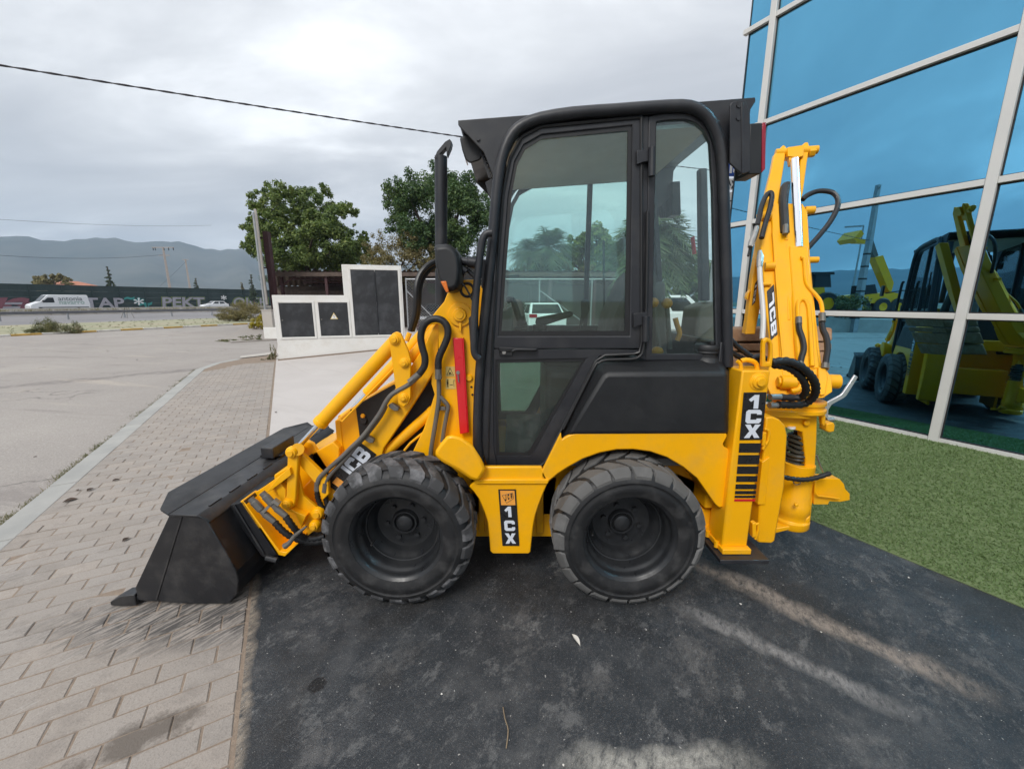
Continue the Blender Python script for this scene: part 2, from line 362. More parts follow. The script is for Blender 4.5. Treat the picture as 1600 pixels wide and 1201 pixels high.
# ================================================================ ground materials
def ground_mats():
    M = {}
    # side road: worn grey-beige asphalt
    t = NT('worn_asphalt'); v = t.pos()
    a = t.noise(.35, 6, v, .6); b = t.noise(75, 4, v, .7); c = t.mix(t.rng(a, .3, .7), (.29, .262, .24), (.375, .342, .31))
    c = t.mix(t.math('MULTIPLY', t.rng(b, .46, .66), .55), c, (.17, .155, .148)); c = t.mix(t.math('MULTIPLY', t.rng(t.noise(48, 3, v, .6), .58, .68), .5), c, (.50, .465, .42))
    st = t.noise(1.0, 7, t.map(v, (.35, 1.6, 1), (0, 0, radians(14))), .65, .6)
    c = t.mix(t.math('MULTIPLY', t.rng(st, .58, .66), .5), c, (.20, .175, .165)); c = t.mix(t.math('MULTIPLY', t.rng(st, .40, .30), .55), c, (.46, .40, .33))
    pv = t.noise(.8, 5, t.map(v, (.5, 2.2, 1), (0, 0, radians(10)), (7, 3, 0)), .6); c = t.mix(t.math('MULTIPLY', t.rng(pv, .66, .70), .6), c, (.50, .44, .36))
    vo = t.n('ShaderNodeTexVoronoi', feature='DISTANCE_TO_EDGE'); vo.inputs['Scale'].default_value = .42; wv = t.n('ShaderNodeVectorMath', operation='ADD'); t.l(v, wv.inputs[0])
    wn_ = t.n('ShaderNodeTexNoise'); wn_.inputs['Scale'].default_value = 1.6; wn_.inputs['Detail'].default_value = 6; t.l(v, wn_.inputs[0]); t.l(wn_.outputs[1], wv.inputs[1]); t.l(wv.outputs[0], vo.inputs['Vector'])
    ck = t.math('MULTIPLY', t.rng(vo.outputs['Distance'], .012, .003), t.rng(t.noise(.5, 3, v), .5, .62)); c = t.mix(t.math('MULTIPLY', ck, .6), c, (.10, .085, .08))
    P0, P1 = gnd(-60, 607), gnd(300, 574); L_ = (P1-P0).length; an_ = atan2(P1.y-P0.y, P1.x-P0.x)
    d = t.n('ShaderNodeVectorMath', operation='SUBTRACT'); t.l(v, d.inputs[0]); d.inputs[1].default_value = P0; sp = t.n('ShaderNodeSeparateXYZ'); t.l(t.map(d.outputs[0], (1, 1, 1), (0, 0, -an_)), sp.inputs[0])
    bd_ = t.math('ABSOLUTE', t.math('ADD', sp.outputs[1], t.math('MULTIPLY', t.math('SUBTRACT', t.noise(1.1, 5, v), .5), .9))); k = t.math('MULTIPLY', t.rng(bd_, .30, .16), t.rng(t.noise(6, 6, v, .7), .34, .52)); k = t.math('MULTIPLY', k, t.rng(sp.outputs[0], L_+.4, L_-.2))
    c = t.mix(t.math('MULTIPLY', k, .6), c, (.15, .13, .125))
    t.pbr(c, .9, 0, t.bump(b, .5, .008)); M['road'] = t.m
    t = NT('highway_asphalt'); v = t.pos(); c = t.mix(t.rng(t.noise(.2, 4, v), .3, .7), (.17, .165, .17), (.235, .225, .225)); t.pbr(c, .9); M['hwy'] = t.m
    # pavers
    t = NT('paver_concrete'); v = t.pos(); r = t.rnd()
    c = t.ramp(r, [(0, (.275, .246, .22)), (1, (.345, .302, .265)), (.4, (.305, .273, .245)), (.75, (.315, .287, .262))])
    a = t.noise(1.3, 6, v, .6); c = t.mix(t.rng(a, .35, .68, 0, .4), c, (.39, .335, .285))
    c = t.mix(t.math('MULTIPLY', t.rng(t.noise(5, 7, v, .7), .52, .72), .5), c, (.165, .145, .13))
    g = t.noise(120, 4, v, .7); c = t.mix(t.math('MULTIPLY', t.rng(g, .5, .72), .5), c, (.15, .132, .12)); c = t.mix(t.math('MULTIPLY', t.rng(t.noise(85, 2, v), .66, .72), .6), c, (.44, .40, .36))
    sf = t.noise(30, 5, t.map(v, (.22, 2.0, 1), (0, 0, radians(-58))), .65); c = t.mix(t.math('MULTIPLY', t.math('MULTIPLY', t.rng(sf, .55, .66), t.rng(t.noise(2.2, 4, v), .46, .60)), .45), c, (.45, .42, .39))
    def spot(p, rad, soft, seed, stretch=(1, 1, 1), rot=0.0):
        d = t.n('ShaderNodeVectorMath', operation='SUBTRACT'); t.l(v, d.inputs[0]); d.inputs[1].default_value = p
        m = t.map(d.outputs[0], stretch, (0, 0, rot)); ln = t.n('ShaderNodeVectorMath', operation='LENGTH'); t.l(m, ln.inputs[0])
        return t.rng(t.math('ADD', ln.outputs['Value'], t.math('MULTIPLY', t.math('SUBTRACT', t.noise(9+seed, 6, v, .7), .5), soft)), rad, rad*.45)
    p1 = gnd(225, 1150); c = t.mix(t.math('MULTIPLY', spot(p1, .12, .34, 1, (.55, 1.5, 1), radians(-30)), .7), c, (.085, .068, .054))
    p2 = gnd(305, 962); scr = t.noise(26, 6, t.map(v, (.25, 2.0, 1), (0, 0, radians(-58))), .65)
    c = t.mix(t.math('MULTIPLY', t.math('MULTIPLY', spot(p2, .50, .34, 3, (.62, 1.9, 1), radians(-4)), t.rng(scr, .42, .56)), .85), c, (.048, .046, .046))
    t.pbr(c, .88, 0, t.bump(g, .5, .005)); M['paver'] = t.m
    t = NT('joint_sand'); v = t.pos(); c = t.mix(t.noise(18, 6, v, .7), (.13, .10, .08), (.36, .28, .21)); t.pbr(c, .95, 0, t.bump(t.noise(60, 4, v), .6, .01)); M['sand'] = t.m
    # concrete apron
    t = NT('apron_concrete'); v = t.pos(); c = t.mix(t.rng(t.noise(.5, 6, v), .3, .7), (.44, .405, .38), (.53, .495, .47))
    ar = t.noise(1.1, 6, t.map(v, (.4, 1.8, 1), (0, 0, radians(30))), .6); c = t.mix(t.math('MULTIPLY', t.rng(ar, .55, .72), .4), c, (.33, .31, .30))
    t.pbr(c, .8, 0, t.bump(t.noise(80, 3, v), .15, .004)); M['apron'] = t.m
    # black forecourt
    t = NT('black_forecourt_coating'); v = t.pos()
    a = t.noise(1.4, 7, v, .62); b = t.noise(7, 8, v, .7); c = t.mix(t.rng(a, .3, .7), (.017, .021, .026), (.034, .039, .046))
    c = t.mix(t.math('MULTIPLY', t.math('MULTIPLY', t.rng(b, .42, .62), t.rng(a, .36, .62)), .50), c, (.13, .13, .13))
    for sc_, rot_, lo_, am_, col_ in ((55, -62, .54, .42, (.17, .175, .18)), (90, -40, .56, .40, (.20, .20, .20)), (38, 28, .58, .34, (.15, .152, .158)), (140, -75, .57, .45, (.23, .23, .225))):
        fs = t.noise(sc_, 6, t.map(v, (.42, 1.3, 1), (0, 0, radians(rot_)), (sc_, 0, 0)), .74, .3); mk_ = t.rng(t.noise(1.9, 5, t.map(v, (1, 1, 1), (0, 0, 0), (sc_*.3, 5, 0)), .6), .38, .60)
        c = t.mix(t.math('MULTIPLY', t.math('MULTIPLY', t.rng(fs, lo_, lo_+.12), mk_), am_), c, col_)
    bl_ = t.noise(2.6, 8, t.map(v, (1, 1.1, 1), (0, 0, radians(-40)), (11, 4, 0)), .80, .2); c = t.mix(t.math('MULTIPLY', t.rng(bl_, .54, .63), .48), c, (.17, .165, .16))
    bl2 = t.noise(6.5, 8, t.map(v, (.9, 1.2, 1), (0, 0, radians(-55)), (2, 14, 0)), .84, .2); c = t.mix(t.math('MULTIPLY', t.rng(bl2, .54, .61), .5), c, (.20, .20, .198))
    ag = t.noise(210, 3, v, .7); c = t.mix(t.math('MULTIPLY', t.rng(ag, .48, .68), .5), c, (.010, .011, .013)); dk_ = t.noise(1.15, 5, t.map(v, (1, 1, 1), (0, 0, 0), (3, 9, 0)), .6); c = t.mix(t.math('MULTIPLY', t.rng(dk_, .52, .64), .7), c, (.020, .018, .017))
    def lin(p, q, wd, seed, col, amt, c):
        p, q = Vector(p), Vector(q); L = (q-p).length; an = atan2(q.y-p.y, q.x-p.x)
        d = t.n('ShaderNodeVectorMath', operation='SUBTRACT'); t.l(v, d.inputs[0]); d.inputs[1].default_value = p
        m = t.map(d.outputs[0], (1, 1, 1), (0, 0, -an)); sp = t.n('ShaderNodeSeparateXYZ'); t.l(m, sp.inputs[0])
        ny = t.math('ABSOLUTE', t.math('ADD', sp.outputs[1], t.math('MULTIPLY', t.math('SUBTRACT', t.noise(3.2+seed, 4, v), .5), wd*2.2)))
        nr = t.noise(17+seed*3, 8, t.map(v, (.7, 1.4, 1), (0, 0, radians(-60))), .82)
        k = t.math('MULTIPLY', t.rng(ny, wd, wd*.25), t.rng(nr, .36, .56)); k = t.math('MULTIPLY', k, t.rng(sp.outputs[0], -.12, .12)); k = t.math('MULTIPLY', k, t.rng(sp.outputs[0], L+.15, L-.15))
        return t.mix(t.math('MULTIPLY', k, amt), c, col)
    c = lin(gnd(1085, 880), gnd(1500, 1065), .085, 0, (.32, .275, .235), .95, c)
    c = lin(gnd(1080, 955), gnd(1400, 1105), .06, 2, (.30, .295, .29), .8, c)
    c = lin(gnd(900, 1195), gnd(1150, 1190), .07, 3, (.42, .41, .37), .95, c)
    c = lin(uw(3.4, -.305), uw(.4, -.305), .042, 4, (.34, .285, .225), .85, c)
    d = t.n('ShaderNodeVectorMath', operation='SUBTRACT'); t.l(v, d.inputs[0]); d.inputs[1].default_value = gnd(495, 1070)
    ln = t.n('ShaderNodeVectorMath', operation='LENGTH'); t.l(d.outputs[0], ln.inputs[0])
    wet = t.rng(t.math('ADD', ln.outputs['Value'], t.math('MULTIPLY', t.math('SUBTRACT', t.noise(14, 3, v), .5), .06)), .038, .03)
    c = t.mix(wet, c, (.010, .010, .011))
    gr_ = t.noise(130, 3, v, .8); c = t.mix(t.math('MULTIPLY', t.rng(gr_, .57, .66), .5), c, (.21, .21, .205))
    sc = t.noise(60, 2, v); c = t.mix(t.rng(sc, .71, .74), c, (.40, .39, .37))
    rr = t.math('SUBTRACT', t.rng(a, .3, .7, .62, .42), t.math('MULTIPLY', wet, .2))
    t.pbr(c, rr, 0, t.bump(ag, .6, .006), 0, .5); M['black'] = t.m
    t = NT('turf_backing'); v = t.pos(); c = t.mix(t.noise(3, 6, v), (.10, .15, .06), (.17, .22, .10)); t.pbr(c, .95); M['turf'] = t.m
    t = NT('verge_soil'); v = t.pos(); c = t.ramp(t.noise(.25, 6, v, .6), [(.3, (.24, .25, .15)), (.7, (.36, .31, .22)), (.5, (.30, .29, .19))]); t.pbr(c, .95); M['verge'] = t.m
    t = NT('dry_land'); v = t.pos(); c = t.mix(t.noise(.02, 5, v), (.10, .11, .06), (.22, .19, .12)); t.pbr(c, .95); M['land'] = t.m
    t = NT('mountain_scrub'); v = t.pos(); c = t.mix(t.rng(t.noise(.004, 7, v, .65), .35, .65), (.035, .05, .045), (.10, .105, .09)); t.pbr(c, .95); M['mount'] = t.m
    t = NT('kerb_concrete'); v = t.pos(); c = t.mix(t.rng(t.noise(3, 6, v), .3, .7), (.30, .30, .285), (.40, .39, .365)); c = t.mix(t.math('MULTIPLY', t.rnd(), .25), c, (.24, .24, .235)); t.pbr(c, .85, 0, t.bump(t.noise(60, 4, v), .3, .004)); M['kerb'] = t.m
    return M
GM = ground_mats()
def sheet(name, pts, mat, th=.0, kind='structure'):
    m = MB()
    if th: m.prism(pts, (0, 0, -th))
    else: m.add(pts, [tuple(range(len(pts)))])
    o = part(name, m, mat, None, 0, False, None, kind, ang=0, recalc=bool(th))
    return o
zr = -.05
sheet('ground', [Vector((-2450, -2450, -.12)), Vector((2450, -2450, -.12)), Vector((2450, 2450, -.12)), Vector((-2450, 2450, -.12))], GM['land'])
sheet('road', [uw(-45, .5, zr), uw(34, .5, zr), hw(42, 76, zr), hw(-60, 76, zr)], GM['road'])
sheet('verge', [hw(-120, 76, zr+.004), hw(60, 76, zr+.004), hw(60, 62.4, zr+.004), hw(-120, 62.4, zr+.004)], GM['verge'])
sheet('highway', [hw(-300, 62.4, zr), hw(300, 62.4, zr), hw(300, 1, zr), hw(-300, 1, zr)], GM['hwy'])
sheet('concrete_apron', [uw(3.45, -.29, 0), uw(45, -.29, 0), uw(45, 40, 0), uw(3.45, 40, 0)], GM['apron'], .06)
sheet('black_forecourt', [uw(-14, -.306, 0), uw(3.45, -.306, 0), uw(3.45, 3.235, 0), uw(-14, 3.235, 0)], GM['black'], .06)
WF, KF = 5.24, 5.24/6.47                        # the turf climbs gently to the foot of the facade
ZB = CAMH*(1-KF)
tb = sheet('turf_strip', [uw(-14, 3.235, .006), uw(3.45, 3.235, .006), uw(3.45, WF, ZB), uw(-14, WF, ZB)], GM['turf'], .06)
# turf blades
nb = 124500
uu = RNG.uniform(-2.2, 3.4, nb); ww = np.maximum(RNG.uniform(3.24, 5.2, nb), 3.225+np.abs(RNG.normal(0, .006, nb)))
bx = -sin(AZ)*uu+cos(AZ)*ww; by = cos(AZ)*uu+sin(AZ)*ww
an = RNG.uniform(0, 2*pi, nb); hh = RNG.uniform(.008, .018, nb); wd = RNG.uniform(.0025, .0045, nb); ln_ = RNG.normal(0, .012, (nb, 2))
zb_ = .006+(ZB-.006)*np.clip((ww-3.235)/(WF-3.235), 0, 1); V = np.empty((nb, 3, 3)); V[:, 0] = np.stack([bx-np.cos(an)*wd, by-np.sin(an)*wd, zb_], 1); V[:, 1] = np.stack([bx+np.cos(an)*wd, by+np.sin(an)*wd, zb_], 1)
V[:, 2] = np.stack([bx+ln_[:, 0], by+ln_[:, 1], zb_+hh], 1)
tag(np_obj('grass', V.reshape(-1, 3), np.arange(nb*3).reshape(-1, 3), TURF), 'short green artificial turf blades in front of the glass facade', 'grass', None, 'stuff')
# pavement of brick pavers
PU, PW = .104, 1.43/7; bed = sheet('pavement', [uw(-4, -1.75, -.0036), uw(12.3, -1.75, -.0036), uw(13.3, -1.35, -.0036), uw(13.95, -.286, -.0036), uw(-4, -.286, -.0036)], GM['sand'], .06)
def paver_mesh(L, W=PU-.005):
    L -= .005; b = .004; v = []
    for z, i in ((-.05, 0), (-b, 0), (0, b)):
        for sx, sy in ((-1, -1), (1, -1), (1, 1), (-1, 1)): v.append((sx*(L/2-i), sy*(W/2-i), z))
    f = [(8, 9, 10, 11)]
    for k in (0, 4):
        for j in range(4): f.append((k+j, k+(j+1) % 4, k+4+(j+1) % 4, k+4+j))
    me = mesh_from('paver', v, f, False, 0); me.materials.append(GM['paver']); return me
pm_full, pm_half = paver_mesh(PW), paver_mesh(PW/2); pm = {}
slots = []
for r in range(-30, 119):
    u = r*PU+.03; odd = r % 2; w = -1.75; k = 0
    while w < -.325:
        L = PW/2 if (odd and (k == 0 or w > -.32-PW*.75)) else PW
        slots.append((u, w+L/2, L)); w += L; k += 1
def seen(s):
    p = uw(s[0], s[1]); z = p.y*cos(PITCH)+CAMH*sin(PITCH)
    if z < .3: return None
    x = 800+FPX*p.x/z; y = 600.5+FPX*(CAMH*cos(PITCH)-p.y*sin(PITCH))/z
    return (z if -25 < x < 1600 and y < 1235 else None)
big = sorted([(seen(s), s) for s in slots if seen(s)])[:298]; bigset = set(s for _, s in big)
for z, (u, w, L) in big:
    o = bpy.data.objects.new('paver', pm_half if L < PW*.9 else pm_full); COL.objects.link(o); o.parent = bed
    o.location = uw(u, w, random.gauss(0, .0013))-ORG[bed]+Vector((random.gauss(0, .001), random.gauss(0, .001), 0)); o.rotation_euler = (random.gauss(0, .008), random.gauss(0, .008), AZ+random.gauss(0, .011))
rest = MB()
for s in slots:
    if s in bigset or s[0] > 12.3-max(0, (-.9-s[1]))*1.2+.0: continue
    R = Matrix.Rotation(AZ+random.gauss(0, .006), 3, 'Z'); me = pm_half if s[2] < PW*.9 else pm_full
    c = uw(s[0], s[1], random.gauss(0, .001)); rest.add([c+R @ p.co for p in me.vertices], [tuple(p.vertices) for p in me.polygons])
part('paver', rest, GM['paver'], bed, 0, False, None, 'stuff', ang=0, recalc=False)
# kerb beside the pavement
kb = tag(bpy.data.objects.new('kerb', None)); COL.objects.link(kb); kb['kind'] = 'structure'; kb.location = uw(5, -1.84, 0); ORG[kb] = kb.location.copy()
edge = [uw(u, -1.84, 0) for u in np.arange(-3.2, 12.3, 1.0)]+[uw(12.75, -1.62, 0), uw(13.35, -1.2, 0)]
for a, b in zip(edge[:-1], edge[1:]):
    d = (b-a).normalized(); n = Vector((d.y, -d.x, 0)); g = d*.004; dz = random.gauss(0, .002)
    m = MB().prism([a+g-n*.09+Vector((0, 0, dz)), b-g-n*.09+Vector((0, 0, dz)), b-g+n*.09+Vector((0, 0, dz)), a+g+n*.09+Vector((0, 0, dz))], (0, 0, -.12))
    part('kerb_stone', m, GM['kerb'], kb, .008)
# striped kerb across the road
kf = bpy.data.objects.new('striped_kerb', None); COL.objects.link(kf); kf['kind'] = 'structure'; kf.location = hw(5, 76, zr); ORG[kf] = kf.location.copy()
for i in range(-34, 30):
    a = hw(i*1.0+.02, 76.12, zr); b = hw(i*1.0+.98, 76.12, zr); n = hw(0, 1, 0)-hw(0, 0, 0)
    part('kerb_stone', MB().prism([a, b, b-n*.2, a-n*.2], (0, 0, .09)), YKERB if i % 2 else WKERB, kf, .01)
# end of the pavement: drain cover, small second pavement, dust
sheet('drain_cover', [uw(13.55, -1.2, .006), uw(14.05, -1.2, .006), uw(14.6, -.45, .006), uw(14.0, -.45, .006)], CONC, .012)
sheet('far_pavement', [uw(19.3, -1.9, 0), uw(21, -2.3, 0), uw(33, -2.3, 0), uw(33, .6, 0), uw(19.9, .6, 0)], GM['paver'], .06)
# ---------------------------------------------------------------- mountains
def mountains():
    prof = [(-1500, 372), (-900, 366), (-500, 364), (-200, 366), (0, 370), (30, 367), (75, 377), (130, 373), (180, 371), (215, 380), (245, 376), (285, 378), (310, 386), (345, 391), (375, 388), (405, 390), (450, 398), (600, 410), (900, 425), (1400, 440), (2200, 452)]
    az = []; el = []
    for x, y in prof:
        d = ray(x, y); az.append(atan2(d.x, d.y)); el.append(d.z/sqrt(d.x**2+d.y**2))
    az = [-2.9, -2.2, -1.7]+az; el = [.035, .05, .06]+el
    m = MB(); nx, ny = 330, 26; a0, a1 = az[0], az[-1]
    for j in range(ny+1):
        f = j/ny
        for i in range(nx+1):
            a = a0+(a1-a0)*i/nx; e = float(np.interp(a, az, el)); r = 1000+1000*f
            top = e*2000+CAMH; sh = min(1.0, f)**1.25
            rid = .5+.5*sin(a*37+1.3*sin(a*11)+f*2.2); rid2 = .5+.5*sin(a*83+2*f+1)
            h = top*sh*(1-(.30*rid+.12*rid2)*sin(pi*f)) + (4*sin(a*240)+2.5*sin(a*410+1))*f*.5
            m.v.append(Vector((r*sin(a), r*cos(a), h-.5)))
    m.f = [(j*(nx+1)+i, j*(nx+1)+i+1, (j+1)*(nx+1)+i+1, (j+1)*(nx+1)+i) for j in range(ny) for i in range(nx)]
    m.v += [Vector((v.x*1.15, v.y*1.15, -1)) for v in m.v[-(nx+1):]]; k = (ny)*(nx+1)
    m.f += [(k+i, k+i+1, k+nx+2+i, k+nx+1+i) for i in range(nx)]
    o = part('mountain', m, GM['mount'], None, 0, False, None, 'structure', ang=60, recalc=False); return o
mountains()
# ---------------------------------------------------------------- glass building
B = thing('glass_building', 'blue mirror glass facade with pale aluminium mullions', 'building', uw(0, 8, 0))
R_AZ = Matrix.Rotation(AZ, 3, 'Z')              # local x = away from street (w), local y = along it (u)
def fbox(u0, u1, w0, w1, z0, z1):
    m = MB(); return m.prism([uw(u0, w0, z0), uw(u1, w0, z0), uw(u1, w1, z0), uw(u0, w1, z0)], (0, 0, z1-z0))
tz = lambda z: CAMH+(z-CAMH)*KF
us = [u*KF for u in (3.895, 1.425, -1.05, -3.52, -5.99, -8.46, -10.93, -13.4)]; zs = [tz(z) for z in (.0, 1.418, 2.778, 4.148, 5.508, 6.868, 8.228, 9.64)]; UC = 4.258*KF; UE = -13.9*KF; ZT = zs[-1]
part('building_core', fbox(UE, UC-.03, WF+.08, 15, -.05, ZT), mk('dark_building_core', (.02, .022, .025), .7), B)
part('roof_edge', fbox(UE-.05, UC+.03, WF-.05, 15.1, ZT+.02, ZT+.3), ALU, B, .01)
for u in us: part('mullion', fbox(u-.035, u+.035, WF-.048, WF+.02, ZB-.05, ZT), ALU, B, .004)
spans = [(UC, us[0]+.035)]+[(us[i]-.035, us[i+1]+.035) for i in range(len(us)-1)]
for k, (ua, ub) in enumerate(spans):
    for j, z in enumerate(zs[1:-1]):
        part('transom', fbox(ub, ua+(.05 if k == 0 else 0), WF-.040, WF+.02, z-.026, z+.026), ALU, B, .003)
    part('base_rail', fbox(ub, ua, WF-.040, WF+.02, ZB-.04, ZB+.025), ALU, B)
    for j in range(len(zs)-1):
        z0_, z1_ = zs[j]+.027, zs[j+1]-.027; e_ = [random.gauss(0, .0016) for _ in range(3)]; e_.append(e_[0]+e_[2]-e_[1])
        pq = [uw(a, WF+.006+e, z) for (a, z), e in zip(((ub, z0_), (ua, z0_), (ua, z1_), (ub, z1_)), e_)]
        pane = part('pane', MB().prism(pq, uw(0, .012)-uw(0, 0)), BGLS, B, ang=0); g_ = .010
        go = [uw(a, WF-.004, z) for a, z in ((ub, z0_), (ua, z0_), (ua, z1_), (ub, z1_))]; gi = [uw(a, WF-.004, z) for a, z in ((ub+g_, z0_+g_), (ua-g_, z0_+g_), (ua-g_, z1_-g_), (ub+g_, z1_-g_))]
        part('pane_border', MB().ring(go, gi, uw(0, .014)-uw(0, 0)), SEAL, pane, ang=0)  # thin dark ring round the edge of each pane
part('side_pane', fbox(UC-.02, UC-.003, WF+.02, 15, .03, ZT-.05), BGLS, B, ang=0)
# ---------------------------------------------------------------- glyph helpers
GLY = {
 'C': [[(1, .64), (1, .86), (.86, 1), (.14, 1), (0, .86), (0, .14), (.14, 0), (.86, 0), (1, .14), (1, .36), (.70, .36), (.70, .27), (.30, .27), (.30, .73), (.70, .73), (.70, .64)]],
 'X': [[(0, 1), (.35, 1), (.5, .70), (.65, 1), (1, 1), (.69, .5), (1, 0), (.65, 0), (.5, .30), (.35, 0), (0, 0), (.31, .5)]],
 '1': [[(.10, .66), (.46, 1), (.74, 1), (.74, 0), (.44, 0), (.44, .64), (.24, .50)]],
 'J': [[(.62, 1), (.95, 1), (.95, .14), (.80, 0), (.0, 0), (.0, .27), (.62, .27)]],
 'B': [[(0, 0), (.3, 0), (.3, 1), (0, 1)], [(.3, 0), (.86, 0), (1, .14), (1, .40), (.9, .5), (.68, .5), (.68, .24), (.3, .24)], [(.3, 1), (.86, 1), (1, .86), (1, .60), (.9, .5), (.68, .5), (.68, .77), (.3, .77)], [(.3, .40), (.68, .40), (.68, .60), (.3, .60)]],
}
def glyph(mb, ch, o, ex, ey, th):
    for poly in GLY[ch]: mb.prism([o+ex*p[0]+ey*p[1] for p in poly], th)
def quadpos(q, a, b):  # q: four corners tl tr br bl
    return (q[0]*(1-a)+q[1]*a)*(1-b)+(q[3]*(1-a)+q[2]*a)*b
def text_mesh(name, txt, size, mat, parent, M, ext=.004, off=0.0, align='CENTER'):
    cu = bpy.data.curves.new('t', 'FONT'); cu.body = txt; cu.size = size; cu.extrude = ext; cu.offset = off; cu.align_x = align; cu.resolution_u = 3
    ob = bpy.data.objects.new('t', cu); COL.objects.link(ob); dg = bpy.context.evaluated_depsgraph_get(); dg.update()
    me = bpy.data.meshes.new_from_object(ob.evaluated_get(dg)); bpy.data.objects.remove(ob); bpy.data.curves.remove(cu)
    me.name = name; me.materials.clear(); me.materials.append(mat)
    for p in me.polygons: p.material_index = 0
    me.transform(M); o = bpy.data.objects.new(name, me); COL.objects.link(o)
    if parent is not None:
        me.transform(Matrix.Translation(-ORG[parent])); o.parent = parent
    return o
def frame(o, ex, ey):  # matrix placing text plane: ex right, ey up
    ex = Vector(ex).normalized(); ey = Vector(ey).normalized(); ez = ex.cross(ey)
    M = Matrix.Identity(4)
    for i in range(3): M[i][0], M[i][1], M[i][2], M[i][3] = ex[i], ey[i], ez[i], o[i]
    return M
# ================================================================ the backhoe loader
L = thing('backhoe_loader', 'yellow and black compact backhoe loader parked on the black forecourt with its bucket lowered', 'backhoe loader', (0, YM, 0))
YO = Vector((0, 1, 0))
# ---- chassis
part('chassis', MB().box((.30, YM, .48), (2.0, .66, .36)), YEL, L, .01)
part('axle_housing', MB().box((.0, YM, .40), (1.75, .5, .16)), DARK, L, .01)
parts('inner_side_plate', [MB().prism(pl(2.22, q), YO*.03) for q in ([735, 745, 870, 745, 862, 838, 742, 838], [1010, 720, 1110, 760, 1106, 845, 1000, 845])], YEL, L, .004, True)
parts('frame_rib', [MB().prism(pl(2.20, q), YO*.03) for q in ([838, 752, 849, 752, 849, 832, 838, 832], [748, 752, 757, 752, 757, 832, 748, 832])], YEL, L, .003, True)
YF = 1.985
skirt = MB().prism(pl(YF, [742, 752, 757, 729, 846, 729, 857, 752, 849, 770, 841, 791, 836, 807, 833, 823, 831, 843, 829, 862, 826, 865, 770, 865, 766, 861, 764.5, 840, 762, 815, 756, 797, 748, 779, 740, 768, 733, 760]), YO*.025)
part('step_panel', skirt, YEL, L, .006, True)
part('step_tread', MB().prism(pl(YF-.012, [741, 749, 858, 749, 856, 756, 743, 756]), YO*.05), YEL, L, .004, True)
arch = [1118, 788, 1107.5, 773, 1089, 746.6, 1068, 729.6, 1042, 714, 1015.6, 705, 989, 701.5, 963, 702, 937, 707, 910.6, 716.4, 887, 729.6, 871, 740, 857, 752]
fender = MB().prism(pl(YF, [845, 748, 847, 735, 876.5, 676, 878, 687, 883, 683, 890, 679.5, 900, 677, 1000, 676, 1135, 677, 1136.5, 681, 1133, 688, 1130, 693, 1131.5, 698, 1138, 701, 1139.5, 704, 1138, 740, 1135, 770, 1132, 788, 1129, 792, 1124, 793]+arch), YO*.022)
part('rear_fender', fender, YEL, L, .005, True)
A = pl(YF+.01, arch); A2 = [p+Vector((0, .30, 0)) for p in A]
m = MB(); m.loft([[p+Vector((0, 0, .02)) for p in A], A, A2, [p+Vector((0, 0, .02)) for p in A2]], True, False)
mm = MB(); n = len(A)
for i in range(n-1): mm.prism([A[i], A[i+1], A[i+1]+Vector((.004, 0, .022)), A[i]+Vector((.004, 0, .022))], (0, .30, 0))
part('wheel_arch', mm, YEL, L, 0, True)
# front mudguard by the step
fg0 = pl(1.93, [678, 712, 680, 703, 688, 692, 697, 681, 705, 678, 720, 682, 738, 694, 752, 716, 759, 731, 757, 738, 748, 752, 735, 749, 715, 735, 690, 722])
fg1 = pl(2.12, [690, 706, 692, 699, 697, 690, 703, 684, 708, 681, 722, 685, 738, 697, 752, 716, 757, 729, 757, 734, 750, 745, 735, 742, 715, 730, 697, 715])
part('front_mudguard', MB().loft([fg0, fg1]), YEL, L, .018, True)
# ---- fuel tank
t0 = pl(1.975, [889, 677, 915, 633, 943, 588, 951, 584, 1045, 583.5, 1131, 583, 1136, 587, 1136, 677]); t1 = pl(2.075, [877, 688, 904, 628, 931, 577, 944, 566, 1050, 563.5, 1126, 563, 1140, 579, 1141, 679])
t2 = [p+Vector((0, .25, 0)) for p in t1]
tank = part('fuel_tank', MB().loft([t0, t1, t2]), PLA, L, .016, True)
cp = at(1103, 560, 2.13); neck = MB().lathe([(.0, -.035), (.085, -.035), (.078, -.015), (.066, .008), (.062, .012), (.062, .03), (.0, .03)], cp, 28, 'z')
part('filler_neck', neck, PLA, tank[0])
cap = MB().lathe([(.0, .03), (.066, .03), (.069, .036), (.066, .044), (.069, .05), (.069, .066), (.063, .078), (.0, .082)], cp, 28, 'z'); cap.box(cp+Vector((0, 0, .088)), (.02, .11, .016))
part('fuel_cap', cap, PLA, tank[0], .002)
